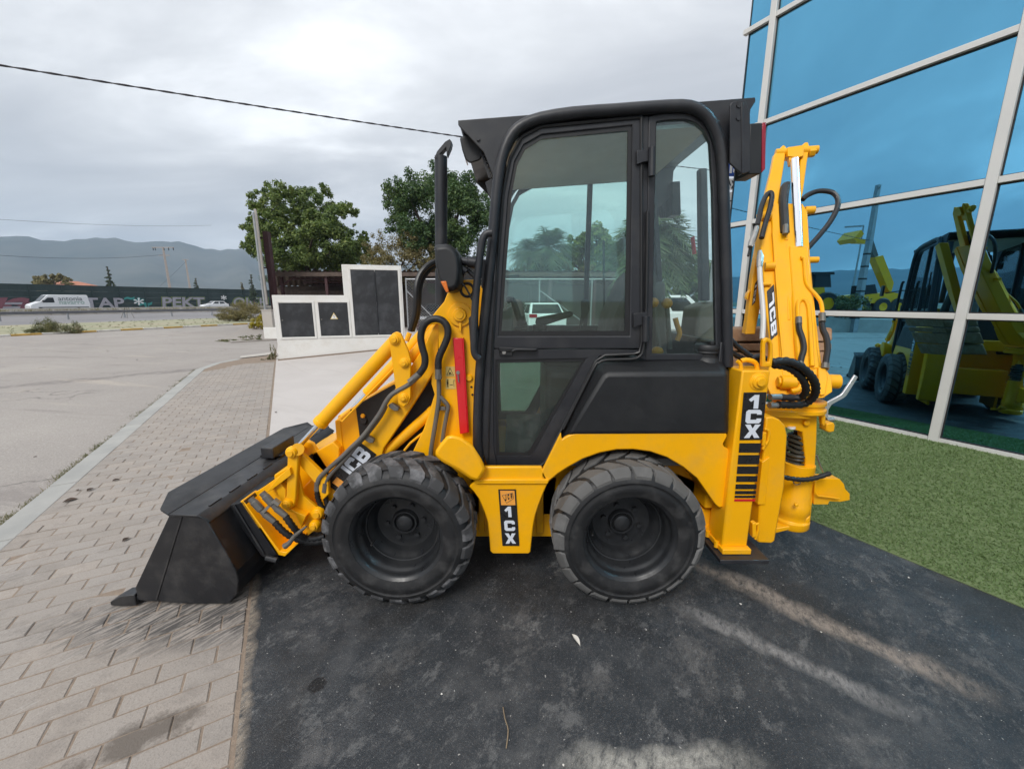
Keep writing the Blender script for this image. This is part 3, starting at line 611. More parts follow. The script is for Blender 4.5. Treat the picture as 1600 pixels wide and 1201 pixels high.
# ---- wheels (local: axis +y inward, outer face y = 0)
def wheel(worn):
    prof = [(.222, .034), (.232, .012), (.262, .0), (.285, .0), (.292, .004), (.300, .004), (.306, .0), (.325, .004), (.342, .014), (.356, .032), (.362, .07), (.364, .135), (.362, .20), (.356, .238), (.342, .256), (.300, .27), (.262, .27), (.222, .236)]
    rim = MB().lathe([(.0, .178), (.050, .178), (.056, .165), (.062, .165), (.068, .178), (.070, .186), (.128, .192), (.150, .188), (.158, .172), (.164, .150), (.176, .138), (.183, .120), (.189, .118), (.194, .095), (.199, .070), (.207, .064), (.212, .045), (.214, .028), (.222, .022), (.234, .012), (.238, .014), (.226, .034), (.222, .20), (.20, .23), (.0, .23)], (0, 0, 0), 56)
    w = part('wheel', rim, RIM, None, 0, ang=50); w.location = (0, 0, 0)
    for v in w.data.vertices: v.co += ORG[w]
    ORG[w] = Vector((0, 0, 0))
    part('tyre', MB().lathe(prof, (0, 0, 0), 64), RUB, w)
    tr = MB(); N = 22; R = .380
    for s in (0, 1):
        for k in range(N):
            th = 2*pi*(k+.5*s)/N+(random.uniform(-.012, .012) if worn else 0); sk = .20 if worn else .24; wd = (.92 if worn else .72)*2*pi/N; sg = (.120 if worn else .142)
            rows = [(0.004, .338, 0, wd*.9), (.018, .360, .0, wd), (.035, .3755, .02, wd), (.08, R, sk*.45, wd*.86), (sg, R+.001, sk, wd*(.74 if worn else .6))]
            lo = [.325, .343, .353, .36, .36]; loops = []; R = .3765 if worn else .380
            for (y, r, o, ww), rl in zip(rows, lo):
                yy = y if s == 0 else .27-y; j = random.uniform(-.0025, .0025)
                q = []
                for rr, tt in ((rl, th+o-ww/2), (r+j, th+o-ww/2*.94), (r+j, th+o), (r+j, th+o+ww/2*.94), (rl, th+o+ww/2)): q.append(Vector((rr*cos(tt), yy, rr*sin(tt))))
                loops.append(q)
            tr.loft(loops)
    part('tread_base', MB().lathe([(.362, .030), (.3685, .045), (.3695, .135), (.3685, .225), (.362, .24)], (0, 0, 0), 64), RUB, w)
    part('tread', tr, RUBG if worn else RUBD, w, .0015, False, 'worn smooth grey tread' if worn else None, ang=30)
    part('hub', MB().lathe([(.0, .150), (.026, .152), (.042, .160), (.047, .170), (.047, .185)], (0, 0, 0), 24), RIM, w)
    for k in range(6):
        a = 2*pi*(k+.3)/6; c = Vector((.097*cos(a), .186, .097*sin(a)))
        part('lug_nut', MB().cyl(c+Vector((0, .006, 0)), c-Vector((0, .013, 0)), .0135, 6), RIM, w, ang=20)
    part('valve_stem', MB().tube([Vector((-.13, .125, -.10)), Vector((-.135, .105, -.105)), Vector((-.135, .085, -.105))], .005, 6), RUB, w)
    return w
WZ = .392
def put(w, x, near, spin):
    w.parent = L; w.location = Vector((x, 1.805 if near else 2*YM-1.805, WZ))-ORG[L]; w.rotation_euler = (0, spin, 0 if near else pi); w.scale = (1.04, 1.08, 1.04)
wf = wheel(False); wr = wheel(True)
wf2 = dup(wf); wr2 = dup(wr); put(wf, -.588, True, .2); put(wr, .602, True, .55); put(wf2, -.588, False, .9); put(wr2, .602, False, .3)
# ---- cab frame and roof
YC = 2.07
fr = [750, 722, 746, 690, 748, 610, 753, 545, 760, 470, 768, 395, 775, 310, 781, 262, 789, 232, 801, 209, 818, 195, 845, 185, 893, 177, 960, 172, 1020, 167.5, 1064, 165.5, 1086, 169.5, 1104, 181, 1117, 202, 1125, 228, 1129, 262, 1132, 350, 1135, 440, 1137, 572]
part('rops_tube', MB().tube(pl(YC, fr), .0262, 12, 2), BLK, L, 0, True)
part('front_pillar', MB().prism(pl(YC+.005, [764, 440, 753, 500, 744, 570, 744, 640, 751, 700, 763, 730, 778, 729, 772, 700, 771, 560, 778, 440]), YO*.03), BLK, L, .004, True)
part('rear_pillar', MB().prism(pl(YC+.02, [1118, 240, 1129, 240, 1135, 440, 1141, 575, 1126, 575, 1124, 440]), YO*.05), BLK, L, .004, True)
part('roof_side', MB().prism(pl(YC+.02, [715.5, 188, 1180, 152, 1181, 158, 1173, 171, 1166, 230, 1146, 250, 1130, 262, 1119, 205, 1100, 186, 1064, 176, 893, 188, 830, 200, 806, 218, 790, 250, 783, 290, 776, 300, 767, 266, 756, 238, 729, 209, 719, 199, 716, 195]), YO*.012), BLK, L, .003, True)
r0 = pl(YC+.02, [715.5, 188, 1180, 152, 1181, 158, 1173, 163, 720, 196]); part('roof_panel', MB().prism([p+Vector((0, .013, 0)) for p in r0], (0, 2*(YM-YC-.033), 0)), BLK, L, .003)
h0 = pl(YC+.05, [790, 216, 1112, 190, 1112, 196, 790, 222]); part('headlining', MB().prism(h0, (0, 2*(YM-YC-.05), 0)), HEAD, L)
lou = MB()
for i in range(7):
    x = 751+i*2.6; y = 238+i*5.3; lou.prism(pl(2.16, [x, y, x+9.5, y+.3, x+10.5, y+3.4, x+1.4, y+3.0]), YO*.05)
lou.prism(pl(2.15, [750, 236, 752.5, 236, 768, 277, 763, 277]), YO*.02); lou.prism(pl(2.15, [762, 240, 766, 240, 780, 277, 772, 277]), YO*.02)
part('front_louvre', lou, BLK, L)
wl = MB().loft([pl(2.16, [718, 215, 731, 210, 745, 222, 757, 238, 750, 251, 734, 256, 727, 250, 722, 235]), pl(2.30, [722, 220, 732, 215, 744, 226, 752, 239, 747, 249, 735, 252, 730, 247, 726, 236])])
wlo = [part('work_light', wl, PLA, L, .008)]
part('lens', MB().prism(pl(2.18, [719.2, 219, 721, 217, 728.5, 248, 726.5, 248]), YO*.10), mk('lamp_lens', (.5, .5, .5), .15), wlo[0])
part('light_bracket', MB().prism(pl(2.14, [758, 285, 770, 278, 769, 312, 764, 306]), YO*.05), BLK, L, .002)
# rear lamp bracket
part('lamp_bracket', MB().prism(pl(2.03, [1143, 161, 1146, 159, 1163, 156, 1165, 157, 1172, 178, 1172.5, 268, 1160, 272, 1141, 255, 1141, 165]), YO*.012), BLK, L, .002, True)
part('bracket_flange', MB().prism(pl(2.026, [1158.5, 160, 1162, 160, 1162, 271, 1159, 271]), YO*.04), BLK, L, .002, True)
lbx = part('tail_light', MB().prism(pl(2.035, [1172, 193, 1191, 191.5, 1190, 270, 1187, 272, 1169, 272]), YO*.12), PLA, L, .004, True)
part('red_lens', MB().prism(pl(2.035, [1191.2, 191.4, 1197.5, 191, 1196, 264, 1190.2, 270]), YO*.12), REDL, lbx[0], .003)
for x, y in ((1155, 164.5), (1154.5, 184)): c = at(x, y, 2.025); part('bracket_bolt', MB().cyl(c, c+YO*.012, .011, 6), BLK, L, 0, True)
pb = MB(); c = at(747, 216.5, YC+.012); pb.cyl(c, c+YO*.02, .009, 10); part('roof_bolt', pb, BLK, L)
# ---- doors and windows
def ring(Y, o, i, th): return MB().ring(pl(Y, o), pl(Y, i), YO*th)
up_o = [769, 545, 778, 400, 786, 300, 797, 247, 815, 214, 845, 198, 1002.5, 183, 1002.5, 545]; far_o = [769, 545, 778, 400, 786, 300, 797, 247, 815, 214, 845, 198, 1080, 181, 1106, 194, 1119, 225, 1130, 545]; far_i = [778, 525, 786.5, 400, 794, 305, 804, 252, 818, 226, 846, 210, 1072, 193, 1092, 203, 1104, 230, 1116, 525]
up_i = [778, 525, 786.5, 400, 794, 305, 804, 252, 818, 226, 846, 210, 988, 195, 984, 525]
lo_o = [769, 546, 985, 546, 936, 556, 929, 563, 851, 720, 842, 728, 762, 728, 765, 640]; lo_i = [774, 562, 920, 559, 916, 560, 911, 568, 835, 705, 828, 712.5, 776, 712.5, 774, 640]
door = [part('door', ring(2.082, up_o, up_i, .03), BLK, L, .004)]
flip = lambda mb: MB().add([Vector((p.x, 2*YM-p.y, p.z)) for p in mb.v], mb.f)
fw = part('far_window', flip(ring(2.082, far_o, far_i, .03)), BLK, L, .004); part('glass', flip(MB().prism(pl(2.096, far_i), YO*.004)), GLS, fw, ang=0)
part('window_divider', MB().box((at(919, 380, 3.0).x, 3.01, 1.86), (.034, .03, 1.05)), BLK, fw, .002); lf = part('lower_far_panel', flip(ring(2.082, lo_o, lo_i, .03)), BLK, L, .004); part('glass', flip(MB().prism(pl(2.096, [774, 562, 920, 559, 911, 568, 835, 705, 828, 712.5, 776, 712.5]), YO*.004)), GLSL, lf, ang=0)
low = ring(2.082, lo_o, lo_i, .03); low.prism(pl(2.083, [936, 546.5, 1002, 546.5, 996, 553, 938, 556]), YO*.02)
for k, d in enumerate(door):
    sd = lambda mb: mb
    part('lower_frame', sd(low), BLK, d, .004)
    iu = [783.5, 517, 792, 400, 799, 308, 808, 258, 820.5, 233.5, 846, 217.5, 981, 204, 976.5, 517]
    part('glazing_border', sd(ring(2.09, up_i, iu, .006)), SEAL, d)
    part('glass', sd(MB().prism(pl(2.096, up_i), YO*.004)), GLS, d, ang=0)
    part('lower_glass', sd(MB().prism(pl(2.096, [774, 562, 920, 559, 911, 568, 835, 705, 828, 712.5, 776, 712.5]), YO*.004)), GLSL, d, ang=0)
    part('lower_border', sd(ring(2.089, [774, 562, 920, 559, 835, 705, 828, 712.5, 776, 712.5, 774, 640], [778, 567, 910, 564, 828, 702, 823, 706.5, 780, 706.5, 778, 640], .006)), SEAL, d)
    sl = MB().tube(pl(2.078, up_o[:-2]+[1002.5, 183, 1002.5, 535, 999, 550, 990, 553, 945, 555, 932, 563, 852, 721, 842, 729, 763, 729, 765, 640, 769, 545]), .0075, 6); part('door_seal', sd(sl), SEAL, d)
    h = MB().tube(pl(2.058, [800, 549, 806, 546, 838, 546.5]), .010, 8); h.prism(pl(2.068, [779, 543, 799, 542, 801, 545, 801, 556, 781, 556]), YO*.02); h.prism(pl(2.06, [780, 542, 840, 544, 840, 548, 801, 549, 780, 549]), YO*.012); part('door_handle', sd(h), PLA, d, .003)
    lk = MB(); c = at(787.5, 550.5, 2.062); lk.cyl(c, c+YO*.01, .010, 14); part('lock', sd(lk), ZNC, d)
    for (x, y0, y1, x2, y2) in ((1019, 230, 276, 995, 248), (1009.5, 494, 534, 990, 503)):
        hg = MB(); hg.cyl(at(x, y0, 2.055), at(x-1, y1, 2.055), .017, 10); hg.prism(pl(2.062, [x2, y2-13, x+3, y2-16, x+2, y2+3, x2+10, y2+5, x2, y2+9]), YO*.016); part('hinge', hg, BLK, d, .002)
rw_o = [1013.5, 182, 1040, 176, 1072, 174, 1092, 180, 1109, 196, 1120, 222, 1126, 300, 1132, 563, 1009, 563]; rw_i = [1026, 190, 1042, 187.5, 1071, 186.5, 1087, 192, 1100, 203, 1109.5, 222, 1114, 300, 1119, 553, 1018.5, 553]
rw = [part('side_window', ring(2.084, rw_o, rw_i, .028), BLK, L, .004)]
for k, d in enumerate(rw): part('glass', MB().add([Vector((p.x, p.y if k == 0 else 2*YM-p.y, p.z)) for p in MB().prism(pl(2.096, rw_i), YO*.004).v], MB().prism(pl(2.096, rw_i), YO*.004).f), GLS, d, ang=0)
part('centre_pillar', MB().prism(pl(2.088, [1002.5, 182, 1014, 181, 1010, 563, 1000, 560]), YO*.05), BLK, L, .004)
part('lower_seal', MB().tube(pl(2.072, [1012, 330, 1010, 480, 1006, 540, 1000, 556, 985, 561, 948, 562, 935, 567, 926, 578, 880, 670]), .009, 8, 2), SEAL, L, 0, True)
part('door_grab_rail', MB().tube(pl(2.0, [769, 364, 759, 366, 752.5, 381, 748.5, 412, 744.5, 450, 742, 487, 740.5, 535, 742, 553, 749, 561]), .0185, 12, 3), BLK, L, 0, True)
part('rail_plate', MB().prism(pl(2.05, [739, 490, 732, 497, 734, 530, 737, 556, 747, 566, 750, 560, 746, 490]), YO*.02), BLK, L, .004, True)
# cab rear and front walls, floor, interior
xr = at(1137, 572, YC).x; xf = at(768, 395, YC).x; zf = .70
part('cab_floor', MB().box(((xf+xr)/2, YM, zf), (xr-xf-.12, .92, .04)), GINT, L)
cs = MB().box((.42, YM, .95), (.44, .50, .50)); part('seat_base', cs, GINT, L, .03)
st = MB(); st.loft([[Vector((x, YM-w, z)) for x, z in ((.18, 1.20), (.62, 1.18), (.64, 1.28), (.20, 1.31))] for w in (-.24, .24)]); st.loft([[Vector((x, YM-w, z)) for x, z in ((.56, 1.26), (.68, 1.24), (.84, 1.72), (.78, 1.78), (.70, 1.74), (.60, 1.5))] for w in (-.23, .23)])
seat = part('seat', st, SEAT, L, .04)
ar = MB().loft([pl(2.35, [838, 496, 848, 494, 890, 486, 896, 488, 895, 494, 852, 508, 842, 511, 836, 505]), pl(2.43, [838, 496, 848, 494, 890, 486, 896, 488, 895, 494, 852, 508, 842, 511, 836, 505])]); ar.cyl(at(843, 507, 2.39), at(843, 545, 2.39), .045, 10)
part('armrest', ar, PLA, L, .008)
ar2 = MB().loft([pl(2.3, [907, 470, 914, 466, 921, 470, 921, 485, 914, 496, 907, 512, 903, 520, 908, 490]), pl(2.38, [907, 470, 914, 466, 921, 470, 921, 485, 914, 496, 907, 512, 903, 520, 908, 490])]); part('side_lever', ar2, PLA, L, .008)
cn = MB(); cn.prism(pl(2.2, [781, 487, 800, 478, 803, 526, 781, 526]), YO*.12); cn.prism(pl(2.4, [783, 500, 806, 466, 816, 470, 822, 500, 830, 527, 783, 527]), YO*.2); part('control_console', cn, GINT, L, .012)
bt = MB().lathe([(.0, .10), (.014, .10), (.02, .07), (.032, .06), (.026, .045), (.045, .03), (.036, .015), (.06, .0), (.0, .0)], at(815, 521, 2.3), 16, 'z'); bt.tube([at(815, 510, 2.3), at(806, 482, 2.3), at(800, 468, 2.3), at(792, 470, 2.3)], .018, 8, 2); part('joystick', bt, PLA, L)
for x, y, Y, xb, yb in ((1042, 474, 2.36, 1047, 545), (1021, 473, 2.45, 1030, 545)):
    q_ = part('control_lever', MB().tube([at(x, y, Y), at(xb, yb, Y)], .014, 8), GINT, L); part('lever_knob', MB().ball(at(x, y, Y), .031, 14, 10), KNOB, q_)
part('floor_knob', MB().ball(at(1027, 549, 2.2), .034, 12, 8, (1, 1, .8)), KNOB, L)
part('yellow_lever', MB().tube(pl(2.55, [1055, 497, 1058, 508, 1062, 520, 1058, 532]), .017, 8, 2), KNOB, L)
parts('rear_console', [MB().prism(pl(2.5, [1020, 440, 1041, 440, 1044, 560, 1020, 560]), YO*.25), MB().prism(pl(2.62, [1092, 480, 1118, 470, 1122, 560, 1092, 560, 1086, 520]), YO*.25)], GINT, L, .02)
part('cab_rear_wall', MB().box((xr-.03, YM, 1.02), (.04, .96, .70)), BLK, L, .005)
part('rear_mast', MB().prism(pl(2.7, [1094, 262, 1106, 262, 1110, 470, 1096, 470]), YO*.06), BLK, L, .01)
dg = MB().tube(pl(2.5, [1082, 370, 1085, 397]), .012, 8); part('red_handle', dg, RED, L)
# ---- exhaust stack
ex = MB().tube([at(689.5, 476, 2.5), at(689, 245, 2.5)], .036, 18); exo = part('exhaust_stack', ex, BLK, L)
part('exhaust_cap', MB().prism(pl(2.47, [678, 247, 681, 248, 697, 230, 698, 244, 704.5, 229, 706, 221.5, 702.5, 217, 695, 221.5, 683, 236]), YO*.05), BLK, exo, .003)
# ---- mirror
m0 = [679, 386, 682, 382, 697.5, 380.6, 704, 383, 711, 388, 717.5, 398, 720.5, 420, 719, 441, 715.5, 452, 709, 456, 701, 457.5, 697.5, 457, 692, 449, 686, 437, 681, 415]
mc = pl(1.98, m0); cc = sum(mc, Vector())/len(mc)
mloop = lambda s, y: [Vector((cc.x+(p.x-cc.x)*s, y, cc.z+(p.z-cc.z)*s)) for p in mc]
mir = part('wing_mirror', MB().loft([mloop(.80, 1.945), mloop(.97, 1.965), mloop(1.0, 2.0), mloop(1.0, 2.12), mloop(.95, 2.14)]), PLA, L, .006)
part('indicator', MB().prism(pl(1.938, [688, 439.5, 697, 439, 701.5, 456.5, 697, 457]), YO*.11), ORG_L, mir, .004)
ma = MB().cyl(at(719, 407.5, 2.06), at(733, 409.5, 2.06), .020, 12); ma.cyl(at(731, 409, 2.06), at(744, 411, 2.06), .027, 12); ma.tube(pl(2.08, [722, 422, 730, 421, 736, 427, 744, 434]), .012, 8, 2); ma.prism(pl(2.07, [742, 404, 766, 406, 763, 452, 752, 450, 752, 415, 742, 415]), YO*.02); ma.cyl(at(722, 420, 2.07), at(729, 426, 2.07), .024, 10)
part('mirror_arm', ma, BLK, L, .003)
part('mirror_cable', MB().tube(pl(2.04, [719, 441, 726, 447, 731, 455, 737, 467, 744, 482]), .005, 6, 3), SEAL, L)
fm = MB().prism([Vector((p.x-.08, 2*YM-1.82, p.z)) for p in pl(2.0, [700, 380, 742, 380, 740, 440, 698, 440])], YO*.03); fm.tube([Vector((-.18, 2*YM-1.82, 1.72)), Vector((-.05, 2*YM-2.0, 1.76)), Vector((.05, 2*YM-2.1, 1.76))], .01, 6); part('far_mirror', fm, PLA, L, .01)
# ---- loader tower and bonnet
YT = 2.11
tw = [724, 437, 744, 437, 747, 700, 735, 712, 641, 714, 650, 695, 662.5, 670, 675, 633, 679, 616, 674, 600, 674, 590, 680, 570, 685, 548, 685, 506, 668, 508, 675, 494, 683, 484, 694, 471, 699, 458, 711, 452]
part('loader_tower', MB().prism(pl(YT, tw), YO*.03), YEL, L, .005, True)
part('tower_fold', MB().prism(pl(YT+.03, [685, 506, 694, 500, 694, 560, 682, 640, 668, 690, 645, 714, 641, 714, 662, 670, 679, 616]), YO*.09), YEL, L, .004, True)
gm = MB(); c = at(730, 453, YT-.004); gm.lathe([(.026, 0), (.034, -.006), (.040, 0)], c, 20); part('grommet', gm, SEAL, L)
pv = MB()
for x, y, r in ((719, 491.5, .062),):
    c = at(x, y, YT); pv.lathe([(0, -.030), (r*.52, -.030), (r*.56, -.024), (r*.56, -.012), (r*.98, -.010), (r, -.004), (r, .004)], c, 28); pv.cyl(c+Vector((0, -.036, 0)), c+Vector((0, -.02, 0)), r*.34, 16); pv.prism([c+Vector((-.006, -.02, -.04)), c+Vector((.008, -.02, -.04)), c+Vector((.006, -.02, -.085)), c+Vector((-.004, -.02, -.085))], YO*.01)
part('arm_pivot', pv, YEL, L, .002, True)
for x, y, r in ((733, 590, .021), (690, 707, .012)): c = at(x, y, YT-.002); part('tower_boss', MB().lathe([(0, -.012), (r*.7, -.012), (r, -.004), (r, .002)], c, 18), YEL, L)
for x, y in ((736.5, 604.5), (738, 616.5)): c = at(x, y, YT-.0035); part('bolt_hole', MB().cyl(c, c+YO*.004, .006, 8), DARK, L)
rs = MB(); q = pl(2.075, [707.5, 528, 722.5, 528, 731, 676, 718.5, 678]); rs.prism(q, YO*.006)
for a, b in ((0, 3), (1, 2)): rs.prism([q[a], q[b], q[b]+Vector((.006, 0, 0)), q[a]+Vector((.006, 0, 0))], YO*.03)
strut = part('safety_strut', rs, RED, L, .003)
kp = MB(); c = at(715.5, 582, 2.07); kp.cyl(c, c+YO*.012, .010, 8); kp.tube([c+Vector((0, -.004, -.01)), c+Vector((.004, -.004, -.05))], .003, 5); part('strut_pin', kp, ZNC, strut)
for (q4, sym) in (([696.5, 572.5, 710.5, 572.5, 711.5, 588.5, 696.5, 588.5], 0), ([696.5, 590.5, 711, 590.5, 712.5, 607.5, 696.5, 607.5], 1)):
    q = pl(YT-.0025, q4); w_ = part('warning_sticker', MB().prism(q, YO*.002), YST, L)
    g = MB(); T = Vector((0, -.0015, 0)); f2 = lambda a, b: quadpos(q, a, b)+T
    if sym == 0:
        for a, b in (((.12, .85), (.46, .12)), ((.46, .12), (.82, .85)), ((.82, .85), (.12, .85))): g.tube([f2(*a), f2(*b)], .0012, 4)
        g.ball(f2(.45, .62), .005, 8, 5); g.tube([f2(.34, .75), f2(.45, .55), f2(.6, .74)], .002, 4)
    else:
        g.ball(f2(.2, .2), .004, 8, 5); g.tube([f2(.2, .3), f2(.2, .58)], .004, 5); g.tube([f2(.14, .82), f2(.2, .55), f2(.26, .82)], .0015, 4); g.tube([f2(.42, .62), f2(.72, .62)], .0015, 4)
        for a in ((.82, .2, .82, .8), (.82, .2, .98, .2)): g.tube([f2(a[0], a[1]), f2(a[2], a[3])], .0008, 4)
    part('pictogram', g, DEC, w_)
# bonnet
bn = MB().prism(pl(2.27, [523, 657, 556, 632, 600, 606, 640, 582, 700, 530, 735, 500, 735, 740, 600, 760, 531, 745]), (0, 2*(YM-2.27), 0)); bonnet = part('bonnet', bn, YEL, L, .012)
part('vent_panel', MB().prism(pl(2.262, [555.5, 633.5, 615, 600.6, 620, 604, 640, 590, 690, 600, 690, 640, 620, 720, 597, 706, 562, 682]), YO*.006), DARK, bonnet)
part('bay_panel', MB().prism(pl(2.245, [585, 722, 640, 640, 676, 588, 684, 618, 676, 660, 640, 716]), YO*.008), DARK, bonnet)
lk = MB(); c = at(568, 657, 2.255); lk.lathe([(0, -.008), (.018, -.008), (.024, 0)], c, 18); part('bonnet_latch', lk, SEAL, bonnet); kn = MB(); c = at(567, 649.5, 2.252); kn.lathe([(0, -.012), (.009, -.012), (.014, 0)], c, 14); part('latch_knob', kn, KNOB, bonnet)
sc = MB()
for x, y, r in ((549, 641, .007), ): c = at(x, y, 2.266); sc.cyl(c, c+YO*.004, r, 8)
part('bonnet_hole', sc, DARK, bonnet)
nf = MB(); nf.prism(pl(2.30, [529, 705, 600, 705, 600, 780, 500, 800, 498, 760]), YO*.5); nf.prism(pl(2.262, [523, 657, 531, 655, 540, 745, 531, 745]), YO*.008); part('nose_frame', nf, YEL, L, .006)
# ---- loader arms
YA = 2.14
arm = [705, 476, 722, 474, 737, 484, 735, 520, 700, 552, 676, 585, 640, 641, 600, 700, 597, 712, 575, 745, 545, 785, 520, 815, 505, 830, 495, 832, 482, 826, 480, 814, 488, 800, 503, 782, 500, 766, 518, 745, 545, 715, 566, 683, 592, 647, 612, 615, 640, 575, 660, 545, 676, 512]
aa = part('loader_arm', MB().prism(pl(YA, arm), YO*.075), YEL, L, .006, True)
lk_ = [609, 541, 609, 528, 613, 521, 619, 518, 626, 521, 630, 530, 637, 546, 641.5, 561, 641.5, 620, 638, 630, 630, 636, 622, 631, 617, 600]
part('dogbone_link', MB().prism(pl(2.085, lk_), YO*.022), YEL, L, .004, True)
for x, y, r in ((617, 530.5, .030), (632, 567, .028), (631, 621, .026)):
    c = at(x, y, 2.085); part('link_pin', MB().lathe([(0, -.024), (r*.45, -.024), (r*.48, -.016), (r*.78, -.014), (r*.8, -.006), (r, -.004), (r, .002)], c, 20), YEL, L, .001, True)
def ycyl(name, a, b, r, rod=None, rr=.015, mir=True, mat=None):
    m = MB(); a, b = Vector(a), Vector(b); d = (b-a).normalized(); m.cyl(a, b, r, 20); m.cyl(b-d*.03, b, r*1.08, 20)
    o = part(name, m, mat or YEL, L, .004, mir)
    if rod is not None:
        for k, q in enumerate(o if mir else [o]):
            R = MB().cyl(b, Vector(rod), rr, 14)
            if k: R.v = [Vector((p.x, 2*YM-p.y, p.z)) for p in R.v]
            part('piston_rod', R, CHR, q)
    return o
ycyl('bucket_cylinder', at(620, 531, 2.17), at(499, 662, 2.17), .039, at(463, 701, 2.17), .0155)
ycyl('levelling_cylinder', at(640, 562, 2.19), at(700, 492, 2.19), .030)
part('cylinder_pipe', MB().tube(pl(2.13, [634, 556, 560, 632, 535, 658, 531, 656]), .006, 6, 1), YEL, L)
ycyl('lift_cylinder', at(600, 709, 2.19), at(678, 640, 2.19), .029)
part('lift_pipe', MB().tube(pl(2.15, [628, 709, 641, 692, 661, 676, 668, 668]), .0075, 6, 2), YEL, L)
jc = MB(); q = [at(560, 689, YA-.004), at(588, 710, YA-.004), at(534, 774, YA-.004), at(506, 753, YA-.004)]
jd = part('brand_decal', MB().prism(q, YO*.003), DEC, L, 0, False)
g = MB(); ex = (q[1]-q[2]); ey = (q[0]-q[1]); o0 = q[2]; T = Vector((0, -.0025, 0))
for ch, a, w in (('J', .30, .19), ('C', .50, .20), ('B', .725, .22)): glyph(g, ch, o0+ex*a+ey*.14+T, ex*w, ey*.72, Vector((0, -.0012, 0)))
part('decal_lettering', g, WHD, jd)
part('decal_emblem', MB().prism([o0+ex*.10+ey*.30+T, o0+ex*.24+ey*.30+T, o0+ex*.24+ey*.72+T, o0+ex*.10+ey*.72+T], Vector((0, -.0012, 0))), ORE, jd)
cm = MB(); cm.prism(pl(2.2, [470, 765, 487, 747, 508, 772, 505, 790, 476, 790]), (0, .72, 0)); part('arm_crossmember', cm, YEL, L, .008)
lv1 = MB(); lv1.tube([at(457, 708, 2.06), at(453, 788, 2.06)], .026, 4); part('tilt_link', MB().prism(pl(2.05, [449, 712, 450, 702, 457, 697, 464, 702, 466, 712, 462, 778, 460, 790, 453, 796, 445, 791, 442, 783, 447, 775]), YO*.035), YEL, L, .006, True)
part('tilt_lever', MB().prism(pl(2.09, [452, 705, 458, 697, 467, 700, 470, 707, 512, 748, 514, 772, 503, 782, 496, 760, 462, 719]), YO*.03), YEL, L, .005, True)
part('inner_lever', MB().prism(pl(2.22, [470, 693, 478, 688, 488, 693, 515, 735, 514, 756, 506, 762, 480, 720]), YO*.03), YEL, L, .005, True)
for x, y, r, Y in ((456.5, 706, .033, 2.05), (449.5, 786.5, .030, 2.05), (492, 820, .030, 2.05), (497, 801, .036, 2.08)):
    c = at(x, y, Y); part('tilt_pin', MB().lathe([(0, -.03), (r*.5, -.03), (r*.55, -.022), (r*.8, -.02), (r, -.008), (r, .01)], c, 20), YEL, L, .001, True)
part('rod_eye', MB().cyl(at(465, 702, 2.05), at(465, 702, 2.24), .034, 16), YEL, L, .001, True)
# coupler
YK = 1.99
ck = MB(); ck.prism(pl(YK+.10, [375, 783, 410, 762, 440, 741, 452, 731, 466, 742, 474, 775, 498, 795, 503, 822, 487, 832, 466, 848, 445, 869, 432, 866]), YO*.02)
ck.prism(pl(YK, [375, 783, 379, 781, 437, 861, 447, 863, 466, 847, 466, 849, 445, 869, 432, 866]), YO*.12); ck.prism(pl(YK+.04, [438, 742, 452, 731, 455, 742, 425, 765, 415, 770]), YO*.1)
ck.prism(pl(YK+.06, [427, 757, 436, 752, 446, 765, 446, 790, 462, 800, 478, 806, 470, 825, 462, 802, 447, 798, 436, 775]), YO*.05)
part('bucket_coupler', ck, YEL, L, .004, True)
parts('coupler_hole', [MB().prism(pl(2.07, [437, 752, 449, 742, 449, 748, 438, 757]), YO*.01), MB().prism(pl(2.2, [478, 715, 487, 709, 490, 722, 482, 724]), YO*.01)], DARK, L)
part('coupler_bar', MB().prism(pl(2.22, [428, 742, 520, 690, 530, 700, 530, 730, 455, 790, 430, 790]), (0, .62, 0)), YEL, L, .006)
# quick couplings and hoses at the coupler
def hose(name, Y, xy, r, mat=SEAL, rings=0, sub=5, n=10, par=None):
    P = smooth_path(pl(Y, xy) if isinstance(Y, (int, float)) else [at(xy[i*2], xy[i*2+1], Y[i]) for i in range(len(Y))], sub)
    if rings:
        Q = [];
        for a, b in zip(P[:-1], P[1:]):
            k = max(1, int((b-a).length/rings)); Q += [a.lerp(b, i/k) for i in range(k)]
        P = Q+[P[-1]]; R = [r*(1.0 if i % 2 else .80) for i in range(len(P))]
    else: R = r
    m = MB(); m.tube(P, R, n); return part(name, m, mat, par or L, ang=30 if not rings else 60)
for dx, dy in ((0, 0), (18, -9)):
    cpl = MB(); seg = [(391+dx, 778+dy, .014), (396+dx, 783+dy, .014), (396.5+dx, 784+dy, .0165), (408+dx, 796+dy, .0165), (409+dx, 797+dy, .013), (414+dx, 803+dy, .013), (414+dx, 803+dy, .015), (429+dx, 815+dy, .013)]
    cpl.tube([at(x, y, 1.965) for x, y, _ in seg], [s[2]*1.2 for s in seg], 12); part('hose_coupling', cpl, STL, L, ang=25)
clp = MB().prism(pl(1.95, [408, 799, 428, 780, 437, 786, 434, 791, 427, 786, 412, 802]), YO*.02); part('coupling_clamp', clp, ZNC, L)
hose('corrugated_hose', [1.97, 1.97, 1.98, 2.0, 2.02, 2.05], [429, 815, 441, 828, 455, 838, 472, 844, 490, 847, 512, 843], .019, SEAL, .009)
hose('corrugated_hose', [1.97, 1.97, 1.985, 2.01, 2.03, 2.06], [446, 806, 456, 820, 466, 832, 478, 841, 495, 841, 515, 834], .019, SEAL, .009)
part('hose_hook', MB().tube(pl(1.93, [445, 853, 452, 848, 461, 836, 470, 829, 479, 822]), [.017, .013, .011, .009, .005], 8, 1), STL, L)
